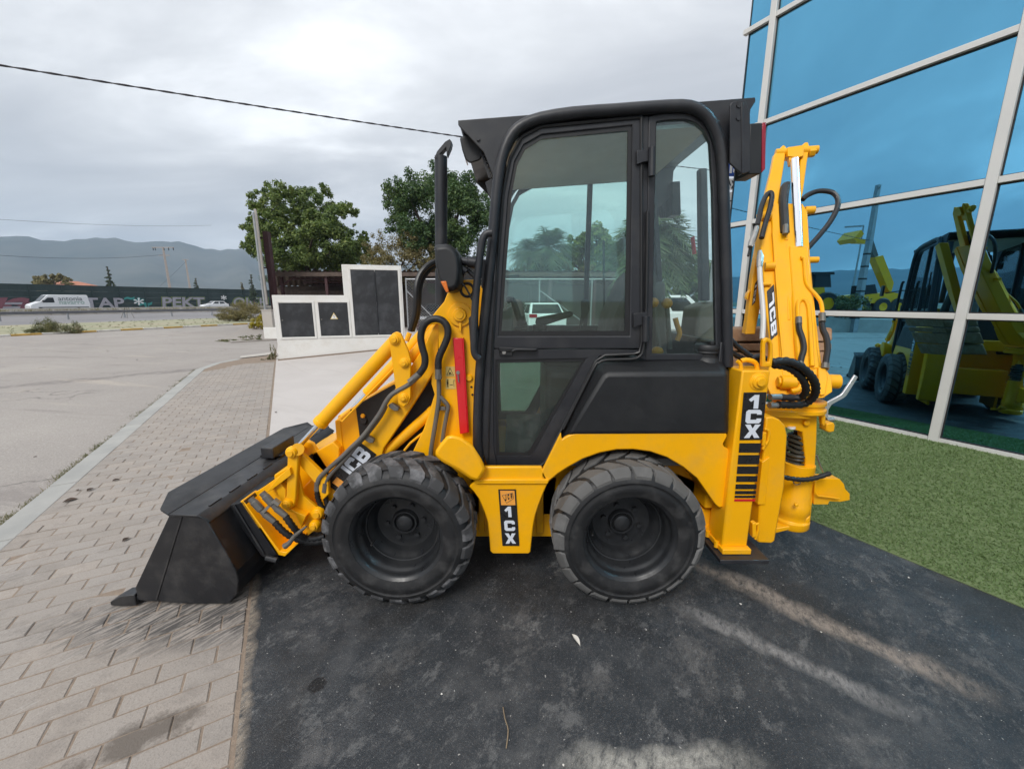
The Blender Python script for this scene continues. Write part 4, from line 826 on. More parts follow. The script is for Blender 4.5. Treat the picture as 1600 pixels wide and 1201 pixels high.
# steel tubes along the arm and their hoses
hose('steel_tube', 2.09, [657, 584, 641, 599, 622, 610, 611, 617.5, 602.5, 629, 592.5, 647.5, 567.5, 681, 550, 698, 534, 714, 509, 736, 499, 747, 496.5, 755], .0135, STL, sub=3)
hose('steel_tube', 2.10, [603, 634, 594, 651, 572, 680, 556, 697, 542, 714, 522, 735, 513, 746, 509, 756], .012, STL, sub=3)
for x, y in ((606, 633), (567, 683)):
    part('tube_clamp', MB().prism(pl(2.10, [x, y, x+6, y-3, x+17, y+4, x+16, y+9, x+10, y+9, x+2, y+4]), YO*.03), STL, L, .003)
hose('loader_hose', 2.10, [496.5, 755, 495.5, 766, 497, 779, 503, 792, 511, 806, 520, 815], .016, SEAL, .011); hose('loader_hose', 2.115, [509, 756, 507, 768, 510, 782, 513, 795, 519, 808, 525, 816], .0155, SEAL, .011)
for a, b, r in (((496.5, 752), (495.8, 766), .0145), ((509, 754), (507.3, 768), .0135)): part('hose_ferrule', MB().cyl(at(*a, 2.10), at(*b, 2.10), r+.003, 10), STL, L)
hose('loader_hose', 2.06, [685, 576, 685, 564, 688, 553, 694, 540, 699.5, 525, 699, 511, 691.5, 501, 680, 498, 668, 502, 660.5, 512, 657.5, 527, 660, 543, 664, 558, 663, 572, 655, 584], .0185, SEAL, sub=4, n=14)
for a, b, c, d in (((685, 573), (685, 584), (685, 584), (685.5, 592)), ((656, 583.5), (647, 591), (647, 591), (640, 597))):
    fg = MB(); fg.cyl(at(*a, 2.06), at(*b, 2.06), .018, 12); fg.cyl(at(*c, 2.06), at(*d, 2.06), .0195, 6); part('hose_fitting', fg, STL, L, .001)
hose('steel_tube', 2.08, [685.5, 592, 686, 619, 684, 637, 679, 669, 674, 700, 673, 712], .0125, STL, sub=2); hose('steel_tube', 2.08, [687, 619, 695, 627, 700, 634, 699, 643, 695, 664, 691, 690], .0115, STL, sub=2)
part('tube_clamp', MB().prism(pl(2.085, [686, 635, 696, 636, 696, 641, 686, 641]), YO*.02), STL, L, .002)
hose('upper_hose', [2.3, 2.25, 2.2, 2.18, 2.16, 2.16, 2.17, 2.18], [692, 407, 680, 409, 666, 417, 655, 432, 650.5, 450, 650, 470, 648.5, 490, 641, 517], .0155, SEAL, sub=4); hose('upper_hose', [2.34, 2.29, 2.24, 2.22, 2.2, 2.2, 2.2, 2.2], [694, 412, 682, 414, 670, 422, 660, 436, 655.5, 452, 654.5, 470, 652.5, 490, 644, 517], .0145, SEAL, sub=4)
part('hose_end', MB().cyl(at(640, 520, 2.18), at(635, 533, 2.17), .014, 8), YEL, L)
# ---- loader bucket
YB0, YB1 = 1.83, 3.27
bp_ = lambda x, y: (at(x, y, YB0).x, at(x, y, YB0).z)
prof = [bp_(*p) for p in ((265, 803), (313, 806), (322, 812), (357, 871), (369, 893), (372, 908), (370, 928), (357, 944), (341, 947), (288, 942.5), (216, 937), (211, 918))]
tv = lambda P, y: [Vector((x, y, max(z, .012))) for x, z in P]
bk = MB()
shell = prof[0:10]+[bp_(200, 940)]
i_ = [(x-.012, z+.004) for x, z in shell]
for k in range(len(shell)-1):
    a, b = shell[k], shell[k+1]; d = Vector((b[0]-a[0], b[1]-a[1])).normalized(); nx, nz = -d.y*-.014, d.x*-.014
    bk.prism([Vector((a[0], YB0+.012, max(a[1], .013))), Vector((b[0], YB0+.012, max(b[1], .013))), Vector((b[0]+nx, YB0+.012, max(b[1]+nz, .026))), Vector((a[0]+nx, YB0+.012, max(a[1]+nz, .026)))], (0, YB1-YB0-.024, 0))
bucket = part('loader_bucket', bk, BLK2, L, 0)
sp = MB().prism(tv(prof, YB0), YO*.018); sp2 = MB().prism(tv(prof, YB1), YO*-.018)
part('side_plate', sp, BLK2, bucket, .004); part('side_plate', sp2, BLK2, bucket, .004)
w1 = MB().prism(tv([bp_(*p) for p in ((283, 805), (286, 805), (246, 936), (243, 936))], YB0-.004), YO*.005); part('weld_seam', w1, BLK2, bucket)
hA, hB, hC, hD = bp_(253, 793), bp_(266, 801.5), bp_(311, 803), bp_(322, 812.5); hR = bp_(265, 772)
hood = MB(); e = .008
def strip(p, q, y0a, y0b, y1a, y1b): hood.prism([Vector((p[0], y0a, p[1])), Vector((q[0], y0b, q[1])), Vector((q[0], y1b, q[1])), Vector((p[0], y1a, p[1]))], (.004, 0, -.012))
hood.prism([Vector((hB[0], YB0-.012, hB[1])), Vector((hA[0], YB0-.012, hA[1])), Vector((hA[0]-.105, YB0+.16, hA[1]+.004)), Vector((hA[0]-.105, YB1-.17, hA[1]+.004)), Vector((hA[0], YB1+.012, hA[1])), Vector((hB[0], YB1+.012, hB[1]))], (.002, 0, -.012))
strip(hB, hC, YB0-.012, YB0-.012, YB1+.012, YB1+.012); strip(hC, (hD[0]+.012, hD[1]-.004), YB0-.012, YB0+.006, YB1-.006, YB1+.012)
part('bucket_hood', hood, BLK2, bucket, .003)
sc = MB()
for k in range(9):
    y = YB0+.12+k*.155; sc.box((hC[0]-.006, y, hC[1]+.004), (.010, .085, .006))
part('weld_bead', sc, BLK2, bucket)
gb = MB().box((hB[0]+.085, 2.64, hB[1]+.05), (.085, .26, .075)); gbo = part('hood_box', gb, BLK2, bucket, .006); part('box_foot', MB().box((hB[0]+.075, 2.66, hB[1]+.012), (.15, .20, .012)), BLK2, gbo, .002)
part('cutting_edge', MB().prism([Vector((bp_(216, 937)[0], YB0, .030)), Vector((bp_(212, 918)[0], YB0, .060)), Vector((bp_(180, 941)[0], YB0, .012)), Vector((bp_(188, 946)[0], YB0, .006))], (0, YB1-YB0, 0)), BLK2, bucket, .003)
tt = []
for k in range(7):
    y = YB0-.01+k*(YB1-YB0-.05)/6; x0, x1 = bp_(214, 935)[0], bp_(173, 940)[0]
    q = MB().loft([[Vector((x0, y, .012)), Vector((x0, y, .075)), Vector((x0, y+.07, .075)), Vector((x0, y+.07, .012))], [Vector(((x0+x1)/2, y, .006)), Vector(((x0+x1)/2, y, .066)), Vector(((x0+x1)/2, y+.07, .066)), Vector(((x0+x1)/2, y+.07, .006))], [Vector((x1, y+.006, .004)), Vector((x1, y+.006, .026)), Vector((x1, y+.064, .026)), Vector((x1, y+.064, .004))]])
    part('bucket_tooth', q, BLK2, bucket, .004)
bb = MB().prism(pl(1.99, [353, 790, 372, 786, 380, 782, 437, 866, 415, 872, 408, 868]), YO*.35); part('coupler_mount', bb, BLK2, bucket, .004)
rbk = MB().tube(pl(1.985, [366, 789, 412, 864]), .007, 6); rbk.cyl(at(416, 871, 1.97), at(433, 875, 1.97), .016, 10); part('mount_bar', rbk, BLK2, bucket)
# ---- stabiliser leg
x0, x1 = 1.143, 1.284; z0, z1 = .268, 1.243; YL = 1.95
leg = part('stabiliser_leg', MB().box(((x0+x1)/2, YL+.075, (z0+z1)/2), (x1-x0, .15, z1-z0)), YEL, L, .008, True)
fl = MB().box(((x0+x1)/2, YL+.06, z0-.012), (x1-x0+.014, .18, .03)); part('leg_flange', fl, YEL, leg[0], .004)
part('leg_foot', MB().box(((x0+x1)/2+.02, YL+.09, z0-.04), (x1-x0+.12, .33, .022)), BLK, leg[0], .003)
for dx, dy in ((-.012, .03), (-.012, .13)): c = Vector((x0+dx, YL+dy, z0)); part('foot_bolt', MB().cyl(c-Vector((0, 0, .02)), c+Vector((0, 0, .015)), .012, 8), YEL, leg[0])
lp = MB(); c = at(1186, 596, YL-.001); lp.lathe([(0, -.024), (.020, -.024), (.022, -.014), (.034, -.012), (.038, -.004), (.046, -.002), (.046, .003)], c, 24); part('leg_pin', lp, YEL, leg[0], .001)
eo = pl(YL+.02, [1191, 573, 1191, 555, 1191.5, 538, 1193, 531, 1199, 527, 1205.5, 531, 1208, 538, 1208.5, 555, 1206, 573]); ei = pl(YL+.02, [1196.5, 566, 1196.5, 555, 1196.5, 540, 1197, 536, 1199.5, 533.5, 1202.5, 536, 1203.5, 540, 1203.5, 555, 1202, 566]); part('lifting_eye', MB().ring(eo, ei, YO*.022), YEL, leg[0], .004)
parts('leg_pipe', [MB().tube(pl(YL+.06, [1157.5, 579, 1157, 569, 1152, 564]), .010, 8, 2), MB().tube(pl(YL+.06, [1183, 576, 1182, 569, 1176, 564, 1165, 562, 1158, 564]), .012, 8, 2)], YEL, leg[0])
def legdec(side):
    f = (lambda p: p) if side == 0 else (lambda p: Vector((p.x, 2*YM-p.y, p.z)))
    Y = YL-.003; q = [f(p) for p in pl(Y, [1162, 613, 1197.5, 612.5, 1190.5, 686.5, 1155.5, 687])]; T = Vector((0, -.002 if side == 0 else .002, 0))
    d = part('model_decal', MB().prism(q, T), DEC, leg[side]); g = MB()
    if side: q = [q[1], q[0], q[3], q[2]]
    for ch, b in (('1', .335), ('C', .645), ('X', .955)):
        o = quadpos(q, .17, b)+T*1.5; glyph(g, ch, o, quadpos(q, .86, b)-quadpos(q, .17, b), quadpos(q, .17, b-.285)-quadpos(q, .17, b), T*.6)
    part('decal_lettering', g, WHD, d)
    Q = [f(p) for p in pl(Y, [1155, 690, 1190, 690, 1180, 783, 1146.5, 783])]; s = MB(); yy = [(692, 706), (710, 724), (727.5, 739), (742.5, 751.5), (755.5, 763), (766, 771), (773.5, 777)]
    for a, b in yy: a = (a-690)/93; b = (b-690)/93; s.prism([quadpos(Q, .02, a), quadpos(Q, .98, a), quadpos(Q, .98, b), quadpos(Q, .02, b)], T)
    part('stripe_decal', s, DEC, leg[side]); part('red_stripe', MB().prism([quadpos(Q, .02, .96), quadpos(Q, .98, .96), quadpos(Q, .98, .995), quadpos(Q, .02, .995)], T), RED, leg[side])
legdec(0); legdec(1)
rail = MB(); rail.box((1.22, YM, .98), (.12, .92, .14)); rail.box((1.22, YM, .42), (.12, .92, .16)); rail.box((1.12, YM, .7), (.05, .95, .55)); part('sideshift_frame', rail, YEL, L, .01)
guard = MB().prism(pl(2.04, [1197, 652, 1208, 651, 1218, 655, 1227, 664, 1230.5, 680, 1226, 760, 1211, 845, 1206, 849, 1186, 848, 1183, 845]), YO*.20); part('post_guard', guard, YEL, L, .014, True)
gs = MB().prism(pl(2.03, [1191, 722, 1203, 714, 1196, 788, 1184, 788]), YO*.05)
gs.tube(pl(2.02, [1194, 670, 1201, 673, 1200, 688, 1194, 696, 1192, 702]), .009, 6, 2); gs.prism(pl(2.01, [1192, 677, 1198, 675, 1197, 695, 1191, 697]), YO*.03); gs.tube(pl(2.0, [1178, 820, 1184, 817, 1185, 826, 1180, 842]), .009, 6, 1); gs.prism(pl(1.99, [1176, 818, 1182, 816, 1182, 838, 1176, 840]), YO*.03)
part('slide_latch', gs, YEL, L, .003)
tb_ = MB().prism(pl(2.1, [1140, 800, 1124, 850, 1104, 830, 1127, 795]), YO*.05); part('leg_brace', tb_, YEL, L, .004)
part('under_hook', MB().box((1.10, 2.15, .33), (.18, .06, .14)), YEL, L, .01)
# ================================================================ backhoe end
KP = at(1245, 640, 2.22); oA = radians(15); OUT = Vector((sin(oA), cos(oA), 0)); SD = Vector((cos(oA), -sin(oA), 0))
def bo(x, y, dd=0.0): return hit(x, y, KP+OUT*(.04+.72*(620-y)/290+dd), OUT)
def bop(dd, xy): return [bo(xy[i], xy[i+1], dd) for i in range(0, len(xy), 2)]
YP = 2.2
sp_ = MB(); zc0, zc1 = at(1245, 826, 2.25).z, at(1245, 728, 2.25).z; cxy = at(1240, 780, 2.30)
sp_.lathe([(0, zc0), (.092, zc0), (.10, zc0+.012), (.10, zc0+.05), (.088, zc0+.06), (.086, zc0+.09), (.092, zc0+.1), (.092, zc0+.16), (.086, zc0+.17), (.083, zc1), (0, zc1)], (cxy.x, cxy.y, 0), 32, 'z')
part('swing_cylinder', sp_, YEL, L, .002)
kpm = MB(); kpm.prism(pl(YP+.05, [1197, 637, 1232, 638, 1266, 642, 1277, 641, 1276, 690, 1272, 760, 1266, 820, 1250, 824, 1258, 745, 1259, 720, 1254, 675, 1230, 668, 1200, 668]), YO*.05)
kpm.prism(pl(YP, [1197, 640, 1268, 644, 1266, 655, 1197, 652]), YO*.16); kpm.prism(pl(YP+.02, [1209, 826, 1250, 819, 1266, 806, 1266, 816, 1252, 823, 1212, 833]), YO*.2); c = at(1259, 660, YP+.045); kpm.cyl(c, c-YO*.015, .018, 14); c = at(1242, 787, YP); kpm.cyl(c, c-YO*.02, .012, 6)
part('swing_post', kpm, YEL, L, .005)
rg = MB(); rc = at(1246, 632, YP+.12); rg.lathe([(.05, -.035), (.135, -.035), (.142, -.028), (.142, -.010), (.130, -.004), (.130, .010), (.138, .018), (.138, .034), (.05, .036)], rc, 36, 'z'); part('slew_ring', rg, YEL, L)
br = MB(); br.prism(pl(YP+.04, [1271, 750, 1276, 747, 1312, 748, 1319, 756, 1321, 764, 1328, 771, 1328, 781, 1313, 784, 1296, 783, 1294, 788, 1272, 788]), YO*.07); br.tube(pl(YP+.02, [1274, 752, 1273, 768, 1277, 774, 1300, 777, 1312, 779]), .006, 6, 1); part('swing_bracket', br, YEL, L, .008)
bx_ = MB(); bx_.prism(pl(YP+.06, [1292, 662, 1303, 660, 1305, 664, 1304, 674, 1296, 676, 1291, 673]), YO*.06); bx_.prism(pl(YP+.04, [1284, 648, 1288, 645, 1291, 650, 1290, 664, 1287, 667, 1285, 662]), YO*.03); part('slew_motor', bx_, YEL, L, .006)
hc = MB(); cc_ = at(1247, 700, YP+.12)
for i in range(7):
    z = cc_.z+.085-i*.028; R_ = .052+.006*sin(i*2.1); hc.tube([Vector((cc_.x+(R_+.004*sin(3*t))*cos(t), cc_.y+R_*sin(t), z-.012*t/(2*pi)+.004*sin(2*t+i))) for t in np.linspace(0, 2*pi, 19)], .0115, 7)
part('hose_coil', hc, COIL, L); part('coil_core', MB().cyl(cc_+Vector((0, 0, .11)), cc_-Vector((0, 0, .12)), .036, 12), DARK, L)
c = at(1236, 669, YP+.05); part('white_cap', MB().cyl(c, c+Vector((0, 0, .012)), .022, 12), WHT, L)
hose('armoured_hose', YP-.03, [1220, 744, 1240, 748, 1258, 749, 1275, 746, 1297, 739], .0155, SEAL, .012)
hose('thin_rod', YP+.1, [1276, 711, 1281, 725, 1286, 737], .005, ZNC); lp2 = MB().tube([at(1245, 748, YP+.02)+Vector((.022*cos(t), -.006, .018*sin(t)-.016)) for t in np.linspace(0, 2*pi, 13)], .0028, 5); part('retaining_ring', lp2, ZNC, L)
# boom
bm_ = MB(); bm_.prism(bop(0, [1222, 622, 1219, 560, 1216.5, 497, 1211, 420, 1207, 362, 1205, 330, 1210, 318, 1254, 318, 1262, 330, 1266, 400, 1275, 500, 1283, 560, 1290, 622]), OUT*.13)
boom = part('boom', bm_, YEL, L, .006)
ed = MB()
ed.prism(bop(-.012, [1222.5, 560, 1216.5, 497, 1211, 420, 1207, 362, 1210, 362, 1214.5, 420, 1220, 497, 1226, 560]), OUT*.02); ed.prism(bop(-.012, [1222, 545, 1225, 548, 1226, 575, 1222, 575]), OUT*.03)
part('boom_edge', ed, YEL, boom, .002)
bl_ = MB(); bl_.prism(bop(.02, [1190, 330, 1207, 320, 1207.5, 362, 1211.5, 420, 1217, 497, 1221, 560, 1222, 600, 1206, 560, 1196, 480, 1192, 420, 1188, 380]), OUT*.12); part('boom_side', bl_, YEL, boom, .005)
bc = MB(); q = bop(-.035, [1234, 384, 1241, 384, 1254, 383, 1264, 385, 1270, 440, 1275, 500, 1279, 545, 1283, 575, 1262, 580, 1245, 560, 1240, 500, 1236, 430]); bc.prism(q, OUT*.05)
cyb = part('dipper_cylinder', bc, YEL, boom, .012); part('piston_rod', MB().tube([bo(1248, 388, -.01), bo(1241.5, 250, -.01)], .0265, 18), CHR, cyb)
rd = MB().tube(bop(-.005, [1227.5, 384, 1230, 420, 1233, 500]), .010, 8, 1); rd.cyl(bo(1227.5, 366, -.005), bo(1227.8, 376, -.005), .013, 8); part('boom_pipe', rd, YEL, boom)
part('boom_pipe', MB().tube(bop(-.05, [1247, 497, 1246.5, 484, 1247.5, 473, 1252, 468, 1258, 469, 1262, 476, 1264.5, 490, 1267, 530, 1269, 572]), .0125, 10, 3), YEL, boom)
part('boom_pipe', MB().tube(bop(-.05, [1251, 403, 1256, 404, 1257.5, 415, 1259, 438, 1264, 449, 1275, 461, 1282, 471, 1284.5, 482, 1285, 492]), .0115, 10, 3), YEL, boom)
for x0_, y0_, x1_, y1_, r, dd in ((1263, 322, 1267, 335, .026, .05), (1190, 337, 1205, 338, .03, .0), (1195, 416, 1210, 416, .028, .0), (1268, 404, 1273, 408, .02, .03), (1193, 444, 1200, 444, .012, .0)):
    c = bo((x0_+x1_)/2, (y0_+y1_)/2, dd); part('boom_pin', MB().cyl(c-SD*.03, c+SD*.03, r, 14), YEL, boom, .002)
hd = MB()
hd.prism(bop(.02, [1210, 242, 1217, 234, 1224, 226.5, 1228.5, 229, 1227, 245, 1224.5, 262, 1220, 290, 1217, 322, 1212, 338, 1188, 335, 1197, 300, 1205, 268]), OUT*.05)
hd.prism(bop(.02, [1253, 228, 1258, 222.5, 1263, 222, 1265, 230, 1261, 255, 1255, 300, 1250, 322, 1244, 322, 1248, 280]), OUT*.05)
dip = part('dipper_head', hd, YEL, L, .006)
tp_ = MB(); tp_.prism(bop(-.01, [1231, 230, 1256, 226.5, 1256.5, 243, 1246, 247, 1231, 244]), OUT*.10); tp_.prism(bop(-.005, [1233, 246, 1249, 246, 1247, 258, 1235, 258]), OUT*.05); c = bo(1242, 237, .04); tp_.cyl(c-SD*.125, c+SD*.145, .028, 16); c = bo(1268, 238, .04); tp_.cyl(c-SD*.02, c+SD*.02, .036, 6); part('dipper_pin', tp_, YEL, L, .004)
dl = MB(); dl.prism(bop(.30, [1192, 330, 1215, 322, 1208, 380, 1196, 440, 1188, 480, 1180, 522, 1164, 522, 1168, 499, 1176, 430, 1184, 385]), OUT*.09); dl.prism(bop(.30, [1169, 470, 1166, 466, 1168, 458, 1173, 452]), OUT*.06); part('dipper', dl, YEL, L, .006)
q = [bo(1179.5, 443, .295), bo(1184, 437, .295), bo(1180, 472, .295), bo(1174.5, 478, .295)]
dd_ = part('model_decal', MB().prism(q, OUT*-.002), DEC, L); g = MB()
for ch, b in (('1', .06), ('C', .38), ('X', .68)): glyph(g, ch, quadpos(q, .82, b)-OUT*.003, quadpos(q, .82, b+.26)-quadpos(q, .82, b), quadpos(q, .18, b)-quadpos(q, .82, b), OUT*-.001)
part('decal_lettering', g, WHD, dd_)
sdir = None
q = [bo(1198, 455, .012), bo(1209, 444, .012), bo(1215, 522, .012), bo(1204, 532, .012)]
jd2 = part('brand_decal', MB().prism(q, OUT*-.003), DEC, boom); g = MB()
for ch, b in (('J', .14), ('C', .42), ('B', .70)): glyph(g, ch, quadpos(q, .88, b)-OUT*.004, quadpos(q, .88, b+.24)-quadpos(q, .88, b), quadpos(q, .14, b)-quadpos(q, .88, b), OUT*-.001)
part('decal_lettering', g, WHD, jd2)
ft_ = MB(); ft_.prism(bop(-.02, [1205, 560, 1222, 575, 1232, 622, 1206, 620, 1196, 600]), OUT*.16); ft_.prism(bop(-.03, [1255, 560, 1290, 575, 1300, 590, 1301, 612, 1286, 622, 1258, 622]), OUT*.16); ft_.prism(bop(-.05, [1279, 575, 1290, 573, 1294, 590, 1290, 616, 1282, 618, 1279, 600]), OUT*.05)
c = bo(1306, 596, .04); ft_.cyl(c-SD*.05, c+SD*.018, .042, 16); c = bo(1228, 597, -.05); ft_.cyl(c-SD*.03, c+SD*.05, .040, 18); ft_.cyl(c-SD*.045, c-SD*.03, .034, 6); ft_.tube(bop(-.05, [1236, 611, 1246, 609, 1252, 602, 1251, 594]), .016, 8, 2)
part('boom_foot', ft_, YEL, L, .005)
for y0_, y1_, a, b in ((512, 533.5, 1142, 1301), (535, 548.5, 1142, 1300), (549.5, 580, 1146, 1297), (581, 612, 1150, 1290)):
    bkm = MB().prism(bop(.62, [a, y0_+2, b-2, y0_, b, y0_+3, b, y1_-3, b-3, y1_, a, y1_]), OUT*.30)
    if y0_ == 512: dbk = part('digging_bucket', bkm, RUST, L, .010)
    else: part('bucket_plate', bkm, RUST, dbk, .010)
# hoses of the backhoe
def bhose(name, dd, xy, r, mat=SEAL, sub=4, rings=0):
    P = smooth_path(bop(dd, xy), sub); R = r
    if rings:
        Q = []
        for a, b in zip(P[:-1], P[1:]):
            k = max(1, int((b-a).length/rings)); Q += [a.lerp(b, i/k) for i in range(k)]
        P = Q+[P[-1]]; R = [r*(1.0 if i % 2 else .82) for i in range(len(P))]
    return part(name, MB().tube(P, R, 10), mat, L, ang=60 if rings else 30)
bhose('boom_hose', -.06, [1190, 372, 1195, 352, 1203, 325, 1206, 308, 1204, 301, 1197, 306, 1190, 322, 1186, 340, 1183, 352], .0165)
bhose('boom_hose', .0, [1226, 365, 1225, 340, 1224, 315, 1227, 293, 1232, 291], .030)
bhose('boom_hose', .04, [1254, 312, 1262, 305, 1277, 299, 1293, 299, 1304, 303, 1309.5, 313, 1307, 328, 1296, 348, 1280, 368, 1262, 388], .0165)
bhose('boom_hose', -.05, [1248, 503, 1249, 515, 1254, 530, 1256, 545, 1252, 560, 1250, 571], .0165); bhose('boom_hose', -.05, [1284, 505, 1286, 516, 1291, 527, 1293, 545, 1291, 560, 1289, 574], .0165)
for (a, b, r) in (((1248, 496), (1248.2, 506), .0175), ((1284.5, 490), (1284.6, 503), .0185), ((1250.5, 566), (1250, 575), .019), ((1289, 568), (1288.5, 576), .019), ((1227, 366), (1227.5, 352), .017)): part('hose_ferrule', MB().cyl(bo(*a, -.05), bo(*b, -.05), r, 10), STL, L)
parts('hose_coupling', [MB().tube(bop(-.05, [1184, 350, 1181, 362, 1175, 378, 1172, 386]), [.014, .019, .022, .016], 10), MB().tube(bop(-.06, [1187, 392, 1188, 402, 1187, 418]), [.012, .022, .018], 8)], ZNC, L)
bhose('steel_pipe', -.02, [1172, 386, 1171, 392, 1169, 400], .008, SEAL); bhose('galvanised_pipe', -.06, [1187, 418, 1188, 440, 1191, 470, 1192.5, 500, 1191, 530], .0155, ALU)
hose('corrugated_hose', [1.99, 2.0, 2.0, 2.02, 2.05, 2.08, 2.12, 2.14, 2.12], [1205, 566, 1228, 564, 1248, 571, 1264, 584, 1273, 598, 1274, 612, 1266, 625, 1250, 632, 1216, 632], .0225, SEAL, .013)
hose('corrugated_hose', [2.03, 2.03, 2.03, 2.05, 2.08, 2.12, 2.14], [1208, 570, 1228, 573, 1244, 582, 1256, 596, 1259, 612, 1248, 621, 1218, 620], .0205, SEAL, .013)
hose('corrugated_hose', 2.12, [1141, 530, 1152, 541, 1164, 550, 1178, 560, 1192, 565], .0155, SEAL, .012); hose('corrugated_hose', 2.14, [1141, 549, 1152, 556, 1166, 562, 1180, 563], .0155, SEAL, .012); hose('bundle_hose', 2.10, [1175, 560, 1186, 556, 1198, 560, 1207, 563], .013, SEAL)
parts('end_fitting', [MB().cyl(at(1203, 620, 2.12), at(1219, 620, 2.13), .017, 10), MB().cyl(at(1202, 633, 2.12), at(1217, 633, 2.13), .017, 10)], ZNC, L)
lvp = MB().prism(pl(2.35, [1336, 585.5, 1341, 589, 1323, 618, 1319, 621.5, 1300, 632, 1295, 640, 1294, 652, 1288, 650, 1289, 638, 1293, 628, 1313, 617.5, 1317, 614]), YO*.012); part('lock_lever', lvp, SIL, L, .003); rdm = MB().cyl(at(1291, 656, 2.33), at(1302, 655, 2.33), .014, 10); part('lever_pin', rdm, ZNC, L)
# emblem decal on the step panel
q = pl(YF-.003, [778.5, 764, 806, 764, 811.5, 852, 785, 852]); T = Vector((0, -.002, 0))
for side in (0, 1):
    f = (lambda p: p) if side == 0 else (lambda p: Vector((p.x, 2*YM-p.y, p.z)))
    Q = [f(p) for p in q]
    if side: Q = [Q[1], Q[0], Q[3], Q[2]]
    T = Vector((0, -.002 if side == 0 else .002, 0)); sd_ = part('model_decal', MB().prism(Q, T), DEC, L)
    em = part('decal_emblem', MB().prism([quadpos(Q, .10, .02)+T*1.2, quadpos(Q, .92, .02)+T*1.2, quadpos(Q, .92, .27)+T*1.2, quadpos(Q, .10, .27)+T*1.2], T*.5), ORE, sd_)
    g = MB(); P_ = [quadpos(Q, a, b)+T*2.2 for a, b in ((.20, .10), (.80, .055), (.84, .15), (.42, .235))]
    for a, b in zip(P_, P_[1:]+P_[:1]): g.tube([a, b], .0011, 4)
    ex = (P_[1]-P_[0])*.24; ey = (quadpos(Q, .3, .06)-quadpos(Q, .3, .17))
    for i, ch in enumerate('JCB'): glyph(g, ch, quadpos(Q, .34+.17*i, .195-.022*i)+T*2.2, ex*.62, ey*(.95-.12*i), T*.4)
    part('emblem_lines', g, DEC, sd_); g = MB()
    for ch, b in (('1', .48), ('C', .725), ('X', .955)): o = quadpos(Q, .20, b)+T*1.6; glyph(g, ch, o, quadpos(Q, .82, b)-quadpos(Q, .20, b), quadpos(Q, .2, b-.185)-quadpos(Q, .2, b), T*.5)
    part('decal_lettering', g, WHD, sd_)
# ================================================================ vegetation helpers
def leaf_cloud(clumps, n, size, sub=14, spread=.34, shape=.45, flat=.6, asp=.55):
    """clumps: (centre, radius vector). Leaves sit on many small sub-clumps so that gaps stay open."""
    C = []; Rr = []; wts = []
    for c, r in clumps:
        for _ in range(sub):
            d = RNG.normal(size=3); d /= np.linalg.norm(d); rad = RNG.uniform(.35, 1.12)**.6
            C.append(np.array(c)+d*rad*np.array(r)*.85); q = spread*RNG.uniform(.40, 1.25); Rr.append(np.array(r)*q); wts.append(np.prod(np.array(r)*q)**(2/3))
    C = np.array(C); Rr = np.array(Rr); wts = np.array(wts); wts /= wts.sum()
    k = RNG.choice(len(C), n, p=wts); d = RNG.normal(size=(n, 3)); d /= np.linalg.norm(d, axis=1)[:, None]
    P = C[k]+d*Rr[k]*(RNG.uniform(0, 1, n)**shape)[:, None]
    nr = d*.8+RNG.normal(size=(n, 3))*.6+np.array([0, 0, flat]); nr /= np.linalg.norm(nr, axis=1)[:, None]
    t = np.cross(nr, RNG.normal(size=(n, 3))); t /= np.linalg.norm(t, axis=1)[:, None]; b = np.cross(nr, t)
    s = size*RNG.uniform(.6, 1.25, n)[:, None]
    V = np.stack([P-t*s, P-b*s*asp, P+t*s, P+b*s*asp], 1).reshape(-1, 3); return V, np.arange(4*n).reshape(-1, 4)
def cl(Y, lst, dy=1.0, rnd=0.0):
    out = []
    for x, y, r in lst:
        yy = Y+random.uniform(-rnd, rnd); p = at(x, y, yy); s = r*(yy*.98)/FPX; out.append((p, (s, s*dy, s)))
    return out
def tree(name, label, cat, base, trunk_top, r, limbs, clumps, n, size, mat, group=None, **kw):
    o = thing(name, label, cat, base, group); m = MB(); b = Vector(base); t = Vector(trunk_top); mid = b.lerp(t, .5)+Vector((random.uniform(-.15, .15)*r*6, 0, 0))
    m.tube([b-Vector((0, 0, .05)), b+Vector((0, 0, .2)), mid, t], [r*1.4, r*1.1, r*.9, r*.7], 10)
    tr = part('trunk', m, BARK, o)
    for c, rr in limbs: part('limb', MB().tube([t-Vector((0, 0, .1)), t.lerp(Vector(c), .5)+Vector((0, 0, .12*(Vector(c)-t).length)), Vector(c)], [r*.6, r*.4, r*.15], 7, 1), BARK, tr)
    V, F = leaf_cloud(clumps, n, size, **kw); np_obj('crown', V-np.array(base), F, mat, o); return o
def bush(name, label, cat, base, clumps, n, size, mat, twigs=14, group=None, **kw):
    o = thing(name, label, cat, base, group); m = MB()
    for _ in range(twigs):
        c, r = random.choice(clumps); d = Vector((random.gauss(0, 1), random.gauss(0, 1), random.uniform(.2, 1.3)))*.6; e_ = Vector(c)+Vector((d.x*r[0], d.y*r[1], d.z*r[2]))
        s0 = Vector((Vector(c).x+random.uniform(-.4, .4)*r[0], Vector(c).y, base[2])); m.tube([s0, s0.lerp(e_, .5)+Vector((random.gauss(0, .05), 0, .05)), e_], [max(.006, r[2]*.02), .006, .003], 4)
    part('stem', m, DRYW, o); V, F = leaf_cloud(clumps, n, size, **kw); np_obj('foliage', V-np.array(base), F, mat, o); return o
